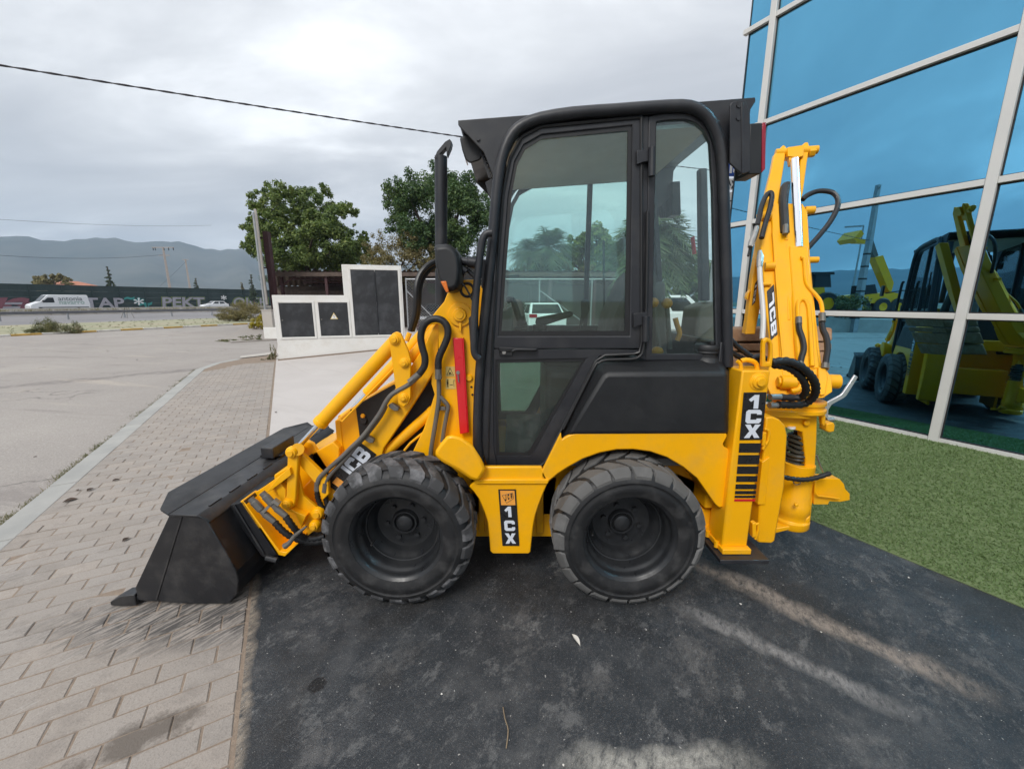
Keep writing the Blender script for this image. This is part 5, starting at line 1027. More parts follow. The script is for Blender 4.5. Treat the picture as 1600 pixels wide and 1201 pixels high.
def palm(name, label, base, h, R, nf, droop, mat=LF_D, group=None, up=.9):
    o = thing(name, label, 'palm tree', base, group); b = Vector(base)
    part('trunk', MB().tube([b-Vector((0, 0, .05)), b+Vector((.05*h*.2, 0, h*.5)), b+Vector((0, 0, h))], [R*.14, R*.11, R*.10], 9), BARK, o)
    V = []; F = []; top = np.array(b)+np.array([0, 0, h])
    for k in range(nf):
        a = RNG.uniform(0, 2*pi); el = RNG.uniform(-.9, 1.35); Lf = R*RNG.uniform(.75, 1.1); d = np.array([cos(a)*cos(el), sin(a)*cos(el), sin(el)*up]); pr = None
        side = np.cross(d, [0, 0, 1.0]); side /= (np.linalg.norm(side)+1e-6); pts = []
        for i in range(9):
            t = i/8; pts.append(top+d*Lf*t+np.array([0, 0, -droop*Lf*t*t]))
        for i in range(1, 8):
            for s in (-1, 1):
                for q in range(2):
                    p = pts[i]+(pts[i+1]-pts[i])*q*.5; wl_ = R*.42*sin(pi*min(.95, (i+q*.5)/8.3)); tip = p+side*s*wl_*.75+d*wl_*.55+np.array([0, 0, -wl_*.45*RNG.uniform(.6, 1.5)]); w_ = (pts[i+1]-pts[i])*.16
                    j = len(V); V += [p-w_, p+w_, tip+w_*.15, tip-w_*.15]; F.append((j, j+1, j+2, j+3))
        for i in range(8):
            j = len(V); w_ = side*R*.012; V += [pts[i]-w_, pts[i]+w_, pts[i+1]+w_, pts[i+1]-w_]; F.append((j, j+1, j+2, j+3))
    np_obj('crown', np.array(V)-np.array(base), F, mat, o); return o
# ================================================================ meter box, pedestal, shed, fence, sign post
ga = gnd(436.5, 563); ga.z = 0; KD = Vector((sin(radians(74)), cos(radians(74)), 0)); dr_ = ray(634, 545); kk = (ga.x*dr_.y-ga.y*dr_.x)/(KD.y*dr_.x-KD.x*dr_.y); gb_ = ga+KD*kk
gd = (gb_-ga).normalized(); gn = Vector((-gd.y, gd.x, 0))     # gn points away from the camera
def gx(x, y): return hit(x, y, ga, gn)
def gcol(x, ref): p = gx(x, ref); return (p-ga).dot(gd)
K = thing('meter_kiosk', 'stepped white plastered meter kiosk with three black metal doors', 'meter box', ga.lerp(gb_, .5))
def gpt(s, z, d=0.0): return ga+gd*s+gn*d+Vector((0, 0, z))
Ltot = (gb_-ga).length; s_m = gcol(553, 470); zl = gx(426, 461).z; zh = gx(533, 413).z; s_t = gcol(535.5, 440)
outl = [(0, 0), (Ltot, 0), (Ltot, zh), (s_t, zh), (s_t, zl), (0, zl)]
part('kiosk_wall', MB().prism([gpt(s, z) for s, z in outl], gn*.75), WPL, K, .012)
for (x0_, y0_, x1_, y1_, nm) in ((436, 473, 491, 527, 1), (497.5, 472.5, 546, 525, 2)):
    a, b = gcol(x0_+2, 500), gcol(x1_-1, 500); zb = gx(x0_+4, y1_).z; zt = gx(x0_, y0_).z
    part('door_frame', MB().ring([gpt(a-.05, zb-.05, -.02), gpt(b+.05, zb-.05, -.02), gpt(b+.05, zt+.05, -.02), gpt(a-.05, zt+.05, -.02)], [gpt(a, zb, -.02), gpt(b, zb, -.02), gpt(b, zt, -.02), gpt(a, zt, -.02)], gn*.03), WPL, K, .004)
    d_ = part('black_door', MB().prism([gpt(a+.004, zb+.004, -.008), gpt(b-.004, zb+.004, -.008), gpt(b-.004, zt-.004, -.008), gpt(a+.004, zt-.004, -.008)], gn*.012), BDR, K, .003)
    part('lock', MB().cyl(gpt(a+.05, (zb+zt)/2, -.02), gpt(a+.05, (zb+zt)/2, .0), .02, 8), STL, d_)
    if nm == 2:
        m_ = (a+b)/2; zc_ = gx(521, 494).z; tri = MB().prism([gpt(m_-.10, zc_-.08, -.013), gpt(m_+.10, zc_-.08, -.013), gpt(m_, zc_+.10, -.013)], gn*.004); w_ = part('warning_triangle', tri, YST, d_)
        g = MB().prism([gpt(m_-.075, zc_-.065, -.016), gpt(m_+.075, zc_-.065, -.016), gpt(m_, zc_+.07, -.016)], gn*.002); part('triangle_face', g, WHT, w_)
        g = MB().tube([gpt(m_+.012, zc_+.04, -.019), gpt(m_-.012, zc_+.0, -.019), gpt(m_+.012, zc_-.005, -.019), gpt(m_-.004, zc_-.05, -.019)], .005, 5); part('lightning_symbol', g, DEC, w_)
a, b = gcol(551, 470), gcol(624, 470); zb = gx(555, 524).z; zt = gx(548, 421).z; m_ = (a+b)/2
part('door_frame', MB().ring([gpt(a-.06, zb-.05, -.02), gpt(b+.06, zb-.05, -.02), gpt(b+.06, zt+.05, -.02), gpt(a-.06, zt+.05, -.02)], [gpt(a, zb, -.02), gpt(b, zb, -.02), gpt(b, zt, -.02), gpt(a, zt, -.02)], gn*.03), WPL, K, .004)
for p0, p1 in ((a+.004, m_-.006), (m_+.006, b-.004)): part('black_door', MB().prism([gpt(p0, zb+.004, -.008), gpt(p1, zb+.004, -.008), gpt(p1, zt-.004, -.008), gpt(p0, zt-.004, -.008)], gn*.012), BDR, K, .003)
hm = MB()
for z in (.35, .5, .62): hm.box(gpt(m_, zb+(zt-zb)*z, -.02), (.03, .03, .07))
hm.tube([gpt(m_, zb+.05, -.02), gpt(m_, zt-.05, -.02)], .016, 6); part('door_bar', hm, BDR, K)
zr2 = gx(634, 543).z; fq = [gpt(1.3, .0, -2.6), gpt(Ltot+1.5, .0, -3.2), gpt(Ltot+1.5, zr2*1.5, .05), gpt(Ltot, zr2, -.002), gpt(.0, .004, -.002)]
rmp = MB().add([fq[0], fq[1], fq[2], fq[3], fq[4]]+[gpt(1.3, -.05, -2.6), gpt(Ltot+1.5, -.05, -3.2), gpt(Ltot+1.5, -.05, .05), gpt(.0, -.05, -.002)], [(0, 1, 3, 4), (1, 2, 3), (1, 6, 7, 2), (0, 4, 8, 5), (2, 7, 8, 4, 3)]); part('concrete_ramp', rmp, GM['apron'], None, 0, False, None, 'structure', ang=0)
dirt = MB().prism([gpt(-.02, .0, -.05), gpt(Ltot, zr2, -.05), gpt(Ltot, zr2, -.002), gpt(-.02, .0, -.002)], (0, 0, .035)); part('footing', dirt, GM['sand'], K)
pb = gnd(419.5, 529); PD = thing('cable_pedestal', 'small grey service cabinet on a white block beside the kiosk', 'cabinet', pb)
part('cabinet_base', MB().box(pb+Vector((.10, .2, .24)), (.55, .4, .48)), WPL, PD, .01); part('cabinet_body', MB().box(pb+Vector((.03, .2, .48+.36)), (.42, .34, .72)), CONC, PD, .01); part('cabinet_lid', MB().box(pb+Vector((.03, .2, .48+.735)), (.46, .38, .03)), CONC, PD, .005)
YS = 22.0; xl = at(425, 425, YS).x; xrr = at(1012, 431, YS).x; zr_ = 3.06
S = thing('corrugated_shed', 'long open shed with brown corrugated roof behind the white kiosk', 'shed', ((xl+xrr)/2, YS+2.5, 0))
n_ = 330; rf = MB(); V_ = []; nxp = n_
for j in range(2):
    for i in range(nxp+1): rf.v.append(Vector(((xl+(xrr-xl)*i/nxp)*(1+.236*j), YS+5.2*j, zr_+.10-.62*j+.045*sin(i*pi/2.5)+.006*(i % 2))))
rf.f = [(i, i+1, nxp+2+i, nxp+1+i) for i in range(nxp)]
part('corrugated_roof', rf, BRN, S, 0, ang=60, recalc=False)
part('fascia', MB().box(((xl+xrr)/2, YS+.05, zr_-.08), (xrr-xl, .06, .20)), BRN, S); part('rear_wall', MB().box(((xl+xrr)/2-1.6, YS+5.1, 1.27), (xrr-xl+3.3, .1, 2.54)), BRN, S)
part('inner_screen', MB().box((xl+3.0, YS+3.4, 1.1), (7.4, .08, 2.2)), BRN, S)
for i in range(0, 9):
    x = xl+.35+i*(xrr-xl-.7)/8; part('shed_post', MB().box((x, YS+.2, zr_/2-.1), (.14, .14, zr_-.2)), MAR, S)
for i in range(4): part('roof_purlin', MB().box(((xl+xrr)/2, YS+.8+1.2*i, zr_-.06-.145*i), (xrr-xl, .07, .12)), MAR, S)
part('brace', MB().tube([Vector((xl+.35, YS+.2, 2.4)), Vector((xl+1.1, YS+.2, 2.9))], .05, 6), MAR, S)
# chain-link fence
YF2 = 20.0; fx0 = at(634, 450, YF2).x; fx1 = at(1016, 450, YF2).x; fz = at(660, 436, YF2).z
Fc = thing('chain_link_fence', 'grey chain-link fence with galvanised posts in front of the long shed', 'fence', ((fx0+fx1)/2, YF2, 0))
wm = MB(); st_ = .14; W_ = fx1-fx0; k = -int(fz/st_)-1
P_ = [];
for i in range(k, int(W_/st_)+1):
    for s in (1, -1):
        xa = fx0+i*st_ if s == 1 else fx0+W_-i*st_; za, zb = .08, fz; xb = xa+s*(zb-za)
        t0 = max(0, (fx0-xa)/(xb-xa)) if s == 1 else max(0, (fx1-xa)/(xb-xa)); t1 = min(1, (fx1-xa)/(xb-xa)) if s == 1 else min(1, (fx0-xa)/(xb-xa))
        if t1-t0 < .02: continue
        wm.tube([Vector((xa+(xb-xa)*t0, YF2+.01*s, za+(zb-za)*t0)), Vector((xa+(xb-xa)*t1, YF2+.01*s, za+(zb-za)*t1))], .0045, 3, cap=False)
part('wire_mesh', wm, GALV, Fc, 0, False, None, 'stuff')
for px in (634.5, 690, 762, 843, 925, 1012): x = at(px, 450, YF2).x; part('fence_post', MB().cyl(Vector((x, YF2+.03, -.05)), Vector((x, YF2+.03, fz+.05)), .035, 8), GALV, Fc)
for a in ((634.5, 690), (843, 925)):
    xa, xb = at(a[0], 450, YF2).x, at(a[1], 450, YF2).x; part('fence_brace', MB().tube([Vector((xa, YF2-.03, fz*.80)), Vector((xb, YF2-.03, .3))], .028, 6), GALV, Fc)
part('top_rail', MB().cyl(Vector((fx0, YF2+.03, fz)), Vector((fx1, YF2+.03, fz)), .03, 8), GALV, Fc)
# sign seen edge-on
YG = 20.5; b0 = at(424, 470, YG); b0.z = 0; SG = thing('roadside_sign', 'tall maroon sign post with a weathered panel seen edge-on beside the shed', 'sign', b0)
xa = at(418, 400, YG).x
part('sign_post', MB().box((b0.x+.10, YG+.1, 2.45), (.26, .26, 4.9)), MAR, SG, .01); RG_ = Matrix.Rotation(atan2(-b0.x-.2, YG), 3, 'Z'); part('sign_panel', MB().box((b0.x-.42, YG+.3, 3.6), (.10, 2.0, 4.4), RG_), CONC, SG, .01); part('panel_pole', MB().cyl(Vector((b0.x+.09, YG-.75, 0)), Vector((b0.x+.09, YG-.75, 5.6)), .05, 10), GALV, SG)
for z in (3.2, 4.6): part('sign_bracket', MB().box((b0.x-.16, YG+.1, z), (.34, .08, .06)), MAR, SG)
# ================================================================ trees near the shed
YA_ = 28.0; tb_ = at(480, 470, YA_); tb_.z = 0
ca = cl(YA_, [(424, 318, 30), (452, 314, 30), (492, 322, 36), (534, 344, 30), (400, 352, 20), (393, 384, 15), (408, 372, 26), (440, 362, 42), (488, 372, 46), (530, 384, 42), (566, 392, 22), (446, 408, 36), (500, 414, 40), (552, 412, 28), (570, 372, 10), (545, 326, 10)], 1.0, 1.5)
tree('broadleaf_tree', 'large round green broadleaf tree rising behind the shed roof and sign post', 'tree', tb_, tb_+Vector((0, 0, 2.6)), .28, [ca[i] for i in (0, 2, 4, 8, 9, 11)], ca, 72000, .092, LF_A, sub=36, spread=.24, shape=.55)
YB_ = 25.0; tb_ = at(690, 480, YB_); tb_.z = 0
cb = cl(YB_, [(634, 296, 32), (690, 284, 30), (728, 302, 34), (618, 318, 22), (662, 328, 44), (712, 336, 46), (748, 334, 24), (640, 366, 32), (690, 384, 50), (736, 386, 30), (690, 428, 36), (740, 424, 24), (620, 352, 18)], 1.0, 1.2)
tree('dense_tree', 'dark dense evergreen tree behind the exhaust stack', 'tree', tb_, tb_+Vector((0, 0, 2.4)), .26, [cb[i] for i in (0, 1, 2, 5, 8)], cb, 60000, .078, LF_B, sub=34, spread=.30, shape=.4)
tb_ = at(612, 470, 24); tb_.z = 0
cd = cl(24, [(590, 384, 24), (612, 396, 30), (646, 384, 28), (666, 402, 26), (604, 416, 26), (650, 416, 30), (578, 406, 20)], .8, .6)
tree('sparse_tree', 'sparse dry olive-brown tree above the white kiosk', 'tree', tb_, tb_+Vector((0, 0, 1.9)), .12, cd[:5], cd, 17000, .06, LF_C, sub=24, spread=.3, asp=.4, shape=.6)
tb_ = at(735, 480, 23.6); tb_.z = 0; ce = cl(23.6, [(724, 432, 20), (748, 420, 18), (745, 442, 20), (706, 440, 18)], .8, .4)
bush('tall_shrub', 'pale green shrub below the dark tree beside the cab pillar', 'shrub', tb_, ce, 4200, .09, LF_C, 10)
# seen through the cab
for px, py, R_, h_, lab in ((826, 392, 1.5, 0, 'spiky palm at the left edge of the view through the cab door window'), (858, 386, 2.2, 0, 'broad spiky palm in the middle of the view through the cab door window'), (958, 402, 1.7, 0, 'low spiky palm at the right edge of the view through the cab door window')):
    p = at(px, py, 26.5); b = Vector((p.x, p.y, 0)); palm('palm_tree', lab, b, p.z, R_, 60, .35, LF_D, 'palms behind the shed')
p = at(1022, 352, 14.5); palm('palm_tree', 'tall fan palm with drooping fronds seen through the rear cab window', Vector((p.x, p.y, 0)), p.z, 1.75, 90, .75, LF_D, 'palms behind the shed')
tb_ = at(925, 470, 30); tb_.z = 0; cf = cl(30, [(905, 388, 22), (932, 376, 26), (950, 392, 20), (918, 404, 26), (885, 400, 18), (970, 412, 20), (840, 415, 18), (865, 412, 18)], 1, 1)
tree('broadleaf_tree', 'rounded green tree seen behind the window divider through the cab', 'tree', tb_, tb_+Vector((0, 0, 2.0)), .2, cf[:5], cf, 12000, .15, LF_A, sub=18)
tb_ = at(1080, 470, 27); tb_.z = 0; cf = cl(27, [(1045, 425, 22), (1075, 415, 26), (1100, 430, 24), (1060, 445, 24), (1095, 455, 26), (1030, 440, 20)], 1, 1)
bush('hedge', 'dark green hedge behind the white van seen through the rear cab window', 'hedge', tb_, cf, 12000, .11, LF_B, 10, sub=18)
tb_ = at(880, 470, 27.8); tb_.z = 0; cf = cl(27.8, [(820, 425, 14), (850, 428, 14), (880, 424, 14), (915, 426, 15), (950, 426, 15), (980, 428, 14)], .6, .4)
bush('hedge', 'mixed green and brown hedge above the shed roof seen through the cab', 'hedge', tb_, cf, 7000, .09, LF_C, 10, sub=16)
# steel pole and overhead cable
pz = at(1131, 276, 16.0); PL = thing('utility_pole', 'grey steel pole holding the end of the overhead cable behind the rear cab pillar', 'pole', Vector((pz.x, pz.y, 0)))
part('pole_shaft', MB().tube([Vector((pz.x, pz.y, -.05)), Vector((pz.x, pz.y, pz.z+.4))], [.16, .10], 12), GALV, PL); part('pole_bracket', MB().box(Vector((pz.x-.12, pz.y, pz.z)), (.3, .05, .05)), GALV, PL)
def mirror_pt(p):
    u = -sin(AZ)*p.x+cos(AZ)*p.y; w = cos(AZ)*p.x+sin(AZ)*p.y; return uw(u, 2*WF-w, p.z)
bp0 = mirror_pt(at(1352, 420, 24)); bp0.z = zr; tp0 = mirror_pt(at(1376, 288, 24))
nrm = ray(0, 110).cross(ray(690, 224)); zl_ = CAMH-(nrm.x*bp0.x+nrm.y*bp0.y)/nrm.z
PW_ = thing('utility_pole', 'tall grey lattice-punched steel pole carrying the overhead cable, seen reflected in the glass', 'pole', Vector((bp0.x, bp0.y, zr)))
hp = max(zl_+.3, tp0.z); sh_ = MB(); sh_.tube([bp0, Vector((bp0.x, bp0.y, hp))], [.24, .13], 4); part('pole_shaft', sh_, GALV, PW_)
for i in range(int((hp-1)/.7)): part('pole_slot', MB().box(Vector((bp0.x, bp0.y, .8+i*.7)), (.36-.19*(.8+i*.7)/hp,)*2+(.09,), Matrix.Rotation(pi/4, 3, 'Z')), DARK, PW_)
part('crossarm', MB().box(Vector((bp0.x, bp0.y, hp-.2)), (1.1, .08, .08)), GALV, PW_)
ca_, cb_ = Vector((bp0.x, bp0.y, zl_)), pz; pts = []
for i in range(41):
    t = i/40; p = ca_.lerp(cb_, t); p.z -= 4*.30*t*(1-t)-.30*.55; pts.append(p)
tw_ = MB()
for s in (0, 1):
    pp = []
    for a, b in zip(pts[:-1], pts[1:]):
        for k in range(8): pp.append(a.lerp(b, k/8))
    pp = [p+Vector((.0, .009*cos(i*1.1+s*pi), .009*sin(i*1.1+s*pi))) for i, p in enumerate(pp)]
    tw_.tube(pp, .0095, 5)
tag(part('overhead_cable', tw_, WIRE), 'black twisted overhead cable crossing the sky above the road', 'cable')
# ================================================================ highway side
hwX = hw(1, 0)-hw(0, 0); hwN = hw(0, 1)-hw(0, 0)      # along, towards the camera side
NW = thing('noise_barrier', 'dark green panelled noise barrier with graffiti along the far side of the highway', 'barrier', hw(20, 0, 0))
for i in range(-14, 30):
    s = i*4.0
    for j in range(4): part('barrier_panel', MB().box(hw(s+2, -.05, .05+.55+1.1*j), (.14, 3.86, 1.085), Matrix.Rotation(-HWZ, 3, 'Z')), DGRN, NW, .0)
    part('barrier_post', MB().box(hw(s, 0, 2.22), (.26, .20, 4.46), Matrix.Rotation(-HWZ, 3, 'Z')), DGRN, NW)
def graffiti(txt, x, z, size, mats, shear=.1, skew=0):
    # x: photo column of the left edge
    d = ray(x, 470); nn = hwN; t = (HW0-C0+hwN*.10).dot(nn)/Vector((d.x, d.y, 0)).dot(nn); p = Vector((d.x*t, d.y*t, z))
    for k, (mt, off, dn) in enumerate(mats):
        M = frame(p+hwN*(.02+dn), hwX, Vector((0, 0, 1))); S_ = Matrix.Identity(4); S_[0][1] = shear; S_[0][0] = 1.25
        text_mesh('graffiti_lettering', txt, size, mt, NW, M @ S_, .004, off, 'LEFT')
graffiti('TAP', 131, .35, 2.6, ((BLP, .13, 0), (SILP, .07, .02)), .0)
graffiti('*', 207, -.1, 3.2, ((GRN_T, .12, 0), (WHT, .02, .02)), .1); graffiti('~', 216, .3, 2.6, ((GRN_T, .14, 0),), .3); graffiti('~', 194, 1.6, 2.0, ((GRN_T, .10, 0),), .3); graffiti('v', 222, .2, 1.9, ((GRN_T, .08, 0),), .3)
graffiti('PEKT', 251, .35, 2.9, ((LIMP, .20, 0), (BLP, .16, .02), (SILP, .09, .04)), .1); graffiti('*', 346, 1.2, 2.4, ((WHT, .03, 0),), 0)
graffiti('OICH', 363, .35, 2.9, ((LIMP, .22, 0), (BLP, .15, .02), (SILP, .07, .04)), .1)
graffiti('JC', -14, .1, 2.7, ((BLP, .26, 0), (PINKP, .20, .02)), .5); graffiti('=', -6, -.2, 3.0, ((SILP, .05, .06),), .5); graffiti('z', 20, .2, 2.4, ((PINKP, .18, 0),), .3)
JB = thing('concrete_barrier', 'low pale concrete barrier along the middle of the highway', 'barrier', hw(10, 35, zr))
for i in range(-16, 26):
    s = i*4; q = [(-.28, 0), (.28, 0), (.14, .34), (.09, .80), (-.09, .80), (-.14, .34)]
    part('barrier_segment', MB().prism([hw(s+.02, 35+a, zr+z) for a, z in q], hwX*3.96), CONC, JB)
tag(JB, kind=None)
GR = thing('guard_rail', 'galvanised W-beam guard rail along the near edge of the highway', 'guard rail', hw(5, 53.2, zr))
rail_ = MB(); pr = [(-.02, .52), (.03, .56), (.03, .60), (-.01, .65), (.03, .70), (.03, .74), (-.02, .78), (-.03, .78), (-.03, .52)]
rail_.prism([hw(-60, 53.2+a, zr+z) for a, z in pr], hwX*110); part('rail_beam', rail_, RAILM, GR)
for i in range(-15, 13): part('rail_post', MB().box(hw(i*4, 53.0, zr+.38), (.10, .12, .78)), GALV, GR)
s_ = thing('sign_stand', 'thin metal trestle standing beside the guard rail', 'stand', gnd(198, 497, zr)); b = gnd(198, 497, zr)
for dx in (-.55, .05, .75): part('stand_leg', MB().tube([b+Vector((dx, 0, 0)), b+Vector((dx*.25, .2, 1.05))], .022, 5), STL, s_)
# bushes and weeds along the verge
def vb(name, label, cat, px, py, Y, lst, n, size, mat, tw=16, **kw):
    b = gnd(px, py, zr); return bush(name, label, cat, b, [(b+Vector((x, random.uniform(-.15, .15), z)), (rx, rx*.7, rz)) for x, z, rx, rz in lst], n, size, mat, tw, **kw)
vb('verge_bush', 'straggly grey-green bush growing over the striped kerb', 'bush', 85, 521, 0, [(-.75, .18, .45, .2), (-.2, .4, .5, .42), (.35, .35, .55, .36), (.95, .15, .4, .18), (1.3, .3, .25, .3), (-1.15, .12, .35, .14)], 9000, .036, LF_E, 90, asp=.28, spread=.6, shape=.7)
vb('verge_bush', 'large heap of dry brown and green brush at the end of the guard rail', 'bush', 372, 502, 0, [(-1.1, .5, .9, .5), (0, .85, 1.2, .85), (1.3, .7, 1.1, .7), (2.3, .55, 1.0, .55), (-.4, .5, 1.0, .5), (3.2, .5, .9, .5)], 16000, .06, LF_C, 110, asp=.28, spread=.5, shape=.6)
vb('verge_bush', 'dark low brush at the foot of the brown brush heap', 'bush', 356, 500, 0, [(-.4, .3, .7, .32), (.5, .35, .7, .35), (1.4, .3, .7, .3)], 4500, .07, LF_E, 30, asp=.3)
vb('flowering_bush', 'yellow flowering bush beside the grey service cabinet', 'bush', 406, 516, 0, [(-.25, .4, .35, .36), (.15, .5, .4, .42), (.3, .25, .4, .25), (-.4, .2, .3, .2)], 3200, .045, LF_F, 24, asp=.35)
vb('weed_clump', 'low green weeds trailing from the yellow bush onto the paving', 'weeds', 386, 533, 0, [(-.6, .05, .35, .06), (-.1, .10, .35, .12), (.3, .16, .3, .18), (-1.0, .03, .3, .04)], 900, .04, LF_E, 16, asp=.3)
vb('weed_clump', 'dry green weeds at the corner of the white kiosk', 'weeds', 427, 564, 0, [(-.02, .10, .14, .12), (.05, .25, .08, .28), (-.18, .05, .14, .06)], 700, .024, LF_E, 16, asp=.3)
st2 = MB(); V, F = [], []
def tufts(lst, size, n, kinds):
    P = np.array([list(p) for p in lst]); k = RNG.integers(0, len(P), n); q = P[k]+RNG.normal(size=(n, 3))*np.array([.03, .03, 0]); a = RNG.uniform(0, 2*pi, n); h = RNG.uniform(.3, 1, n)*size; d = RNG.normal(size=(n, 2))*size*.5
    w = size*.06; V = np.stack([q-np.stack([np.cos(a)*w, np.sin(a)*w, 0*a], 1), q+np.stack([np.cos(a)*w, np.sin(a)*w, 0*a], 1), q+np.stack([d[:, 0], d[:, 1], h], 1)], 1).reshape(-1, 3); return V, np.arange(3*n).reshape(-1, 3)
V, F = tufts([uw(u, -1.955+random.gauss(0, .025), zr) for u in list(RNG.uniform(3.2, 12.2, 130))+list(RNG.uniform(3.4, 6.5, 90))], .042, 3600, 0)
tag(np_obj('kerb_weeds', V, F, LF_E), 'thin line of weeds and dry grass along the road side of the kerb', 'weeds', None, 'stuff')
V, F = tufts([uw(u, -.30+random.gauss(0, .008), -.004) for u in RNG.uniform(1.3, 12, 60)], .014, 700, 0)
tag(np_obj('joint_weeds', V, F, LF_E), 'tiny weeds in the joint between the pavers and the black coating', 'weeds', None, 'stuff')
V, F = tufts([hw(RNG.uniform(-25, 40), RNG.uniform(62.6, 75.5), zr) for _ in range(900)], .12, 9000, 0); tag(np_obj('verge_grass', V, F, LF_E), 'sparse dry grass on the verge beside the highway', 'grass', None, 'stuff')
V, F = tufts([hw(RNG.uniform(-30, 60), 35.6+RNG.normal()*.3, zr+.3) for _ in range(900)], .55, 7000, 0); tag(np_obj('barrier_weeds', V, F, LF_C), 'dry weeds growing along the concrete highway barrier', 'weeds', None, 'stuff')
# beyond the barrier
def far_tree(name, label, cat, px, Y, lst, n, size, mat, **kw):
    b = at(px, 470, Y); b.z = 0; c = cl(Y, lst, 1, 1); return tree(name, label, cat, b, b+Vector((0, 0, c[0][0].z*.55)), .25, c[:3], c, n, size, mat, **kw)
far_tree('umbrella_tree', 'wide flat-topped olive green tree beside the terracotta roof', 'tree', 82, 88, [(62, 438, 9), (78, 435, 10), (94, 436, 9), (106, 440, 7), (70, 444, 10)], 3600, .26, LF_C)
for px, top, Y, w, lab in ((178, 414, 88, 9, 'dark pointed conifer between the terracotta roof and the crossarm pole'), (311, 433, 100, 5, 'small dark conifer right of the two poles above the noise barrier'), (397, 427, 100, 5, 'narrow grey-green conifer left of the small palm'), (382, 440, 110, 4, 'pale bare little tree left of the narrow conifer')):
    b = at(px, 470, Y); b.z = 0; zt = at(px, top, Y).z; cc2 = []
    for i in range(10):
        t = i/9; z = 2.0+(zt-2.4)*t; r = (1-t)*w*.135*Y/88+.18; cc2.append((Vector((b.x+random.uniform(-.2, .2), b.y, z)), (r, r, r*.6)))
    tree('conifer_tree', lab, 'tree', b, Vector((b.x, b.y, zt-.4)), .16, [], cc2, 1800, .2, LF_G if px != 382 else LF_C, 'conifers beyond the barrier')
p = at(413, 433, 95); palm('palm_tree', 'small palm above the noise barrier beside the sign post', Vector((p.x, p.y, 0)), p.z, 1.5, 40, .45, LF_D, 'palms behind the shed')
b = at(106, 448, 92); H_ = thing('house', 'low house with a terracotta tiled roof behind the noise barrier', 'house', Vector((b.x, b.y, 0))); zt = at(100, 439.5, 92).z
part('house_wall', MB().box(Vector((b.x, b.y, (zt-.9)/2)), (7.6, 6, zt-.9)), HOUSE, H_); rr_ = MB().loft([[Vector((b.x+sx*4.0, b.y+sy*3.3, zt-.95)) for sx, sy in ((-1, -1), (1, -1), (1, 1), (-1, 1))], [Vector((b.x+sx*2.2, b.y+sy*.3, zt)) for sx, sy in ((-1, -1), (1, -1), (1, 1), (-1, 1))]]); part('tiled_roof', rr_, TERR, H_); part('chimney', MB().box(Vector((b.x+1.2, b.y-1, zt-.2)), (.5, .5, .8)), HOUSE, H_)
for px0, top, pxb, Y, arm_, lab in ((254.5, 386, 266, 100, 2.6, 'tall concrete power pole with a wide crossarm above the noise barrier'), (289.5, 405, 295, 135, 1.0, 'thinner distant concrete pole right of the crossarm pole')):
    t_ = at(px0, top, Y); b = Vector((t_.x, t_.y, 0)); P_ = thing('power_pole', lab, 'pole', b, 'power poles by the highway')
    part('pole_shaft', MB().tube([b, t_], [.42, .24], 4), POLEC, P_); part('crossarm', MB().box(t_+Vector((0, 0, -.1)), (arm_*2, .18, .16)), POLEC, P_)
    if arm_ > 2:
        part('crossarm', MB().box(t_+Vector((0, 0, -1.9)), (2.6, .16, .14)), POLEC, P_)
        for dx in (-2.4, -1.9, .2, 1.3, 2.4): part('insulator', MB().cyl(t_+Vector((dx, 0, -.75)), t_+Vector((dx, 0, -.15)), .09, 6), PLA, P_)
def thin(name, lab, a, b, sag, r):
    pts = [a.lerp(b, i/24)-Vector((0, 0, 4*sag*(i/24)*(1-i/24))) for i in range(25)]; tag(part(name, MB().tube(pts, r, 4), WIRE), lab, 'cable', 'power lines over the highway')
thin('power_line', 'thin power line sagging from the left to the crossarm pole', at(-120, 388, 70), at(254, 398, 100), 1.2, .03); thin('power_line', 'thin stay wire between the crossarm pole and the thinner pole', at(250, 447, 100), at(291, 408, 135), .1, .03); thin('power_line', 'faint high power line near the left edge above the mountains', at(-150, 332, 110), at(330, 352, 230), 1.5, .045)
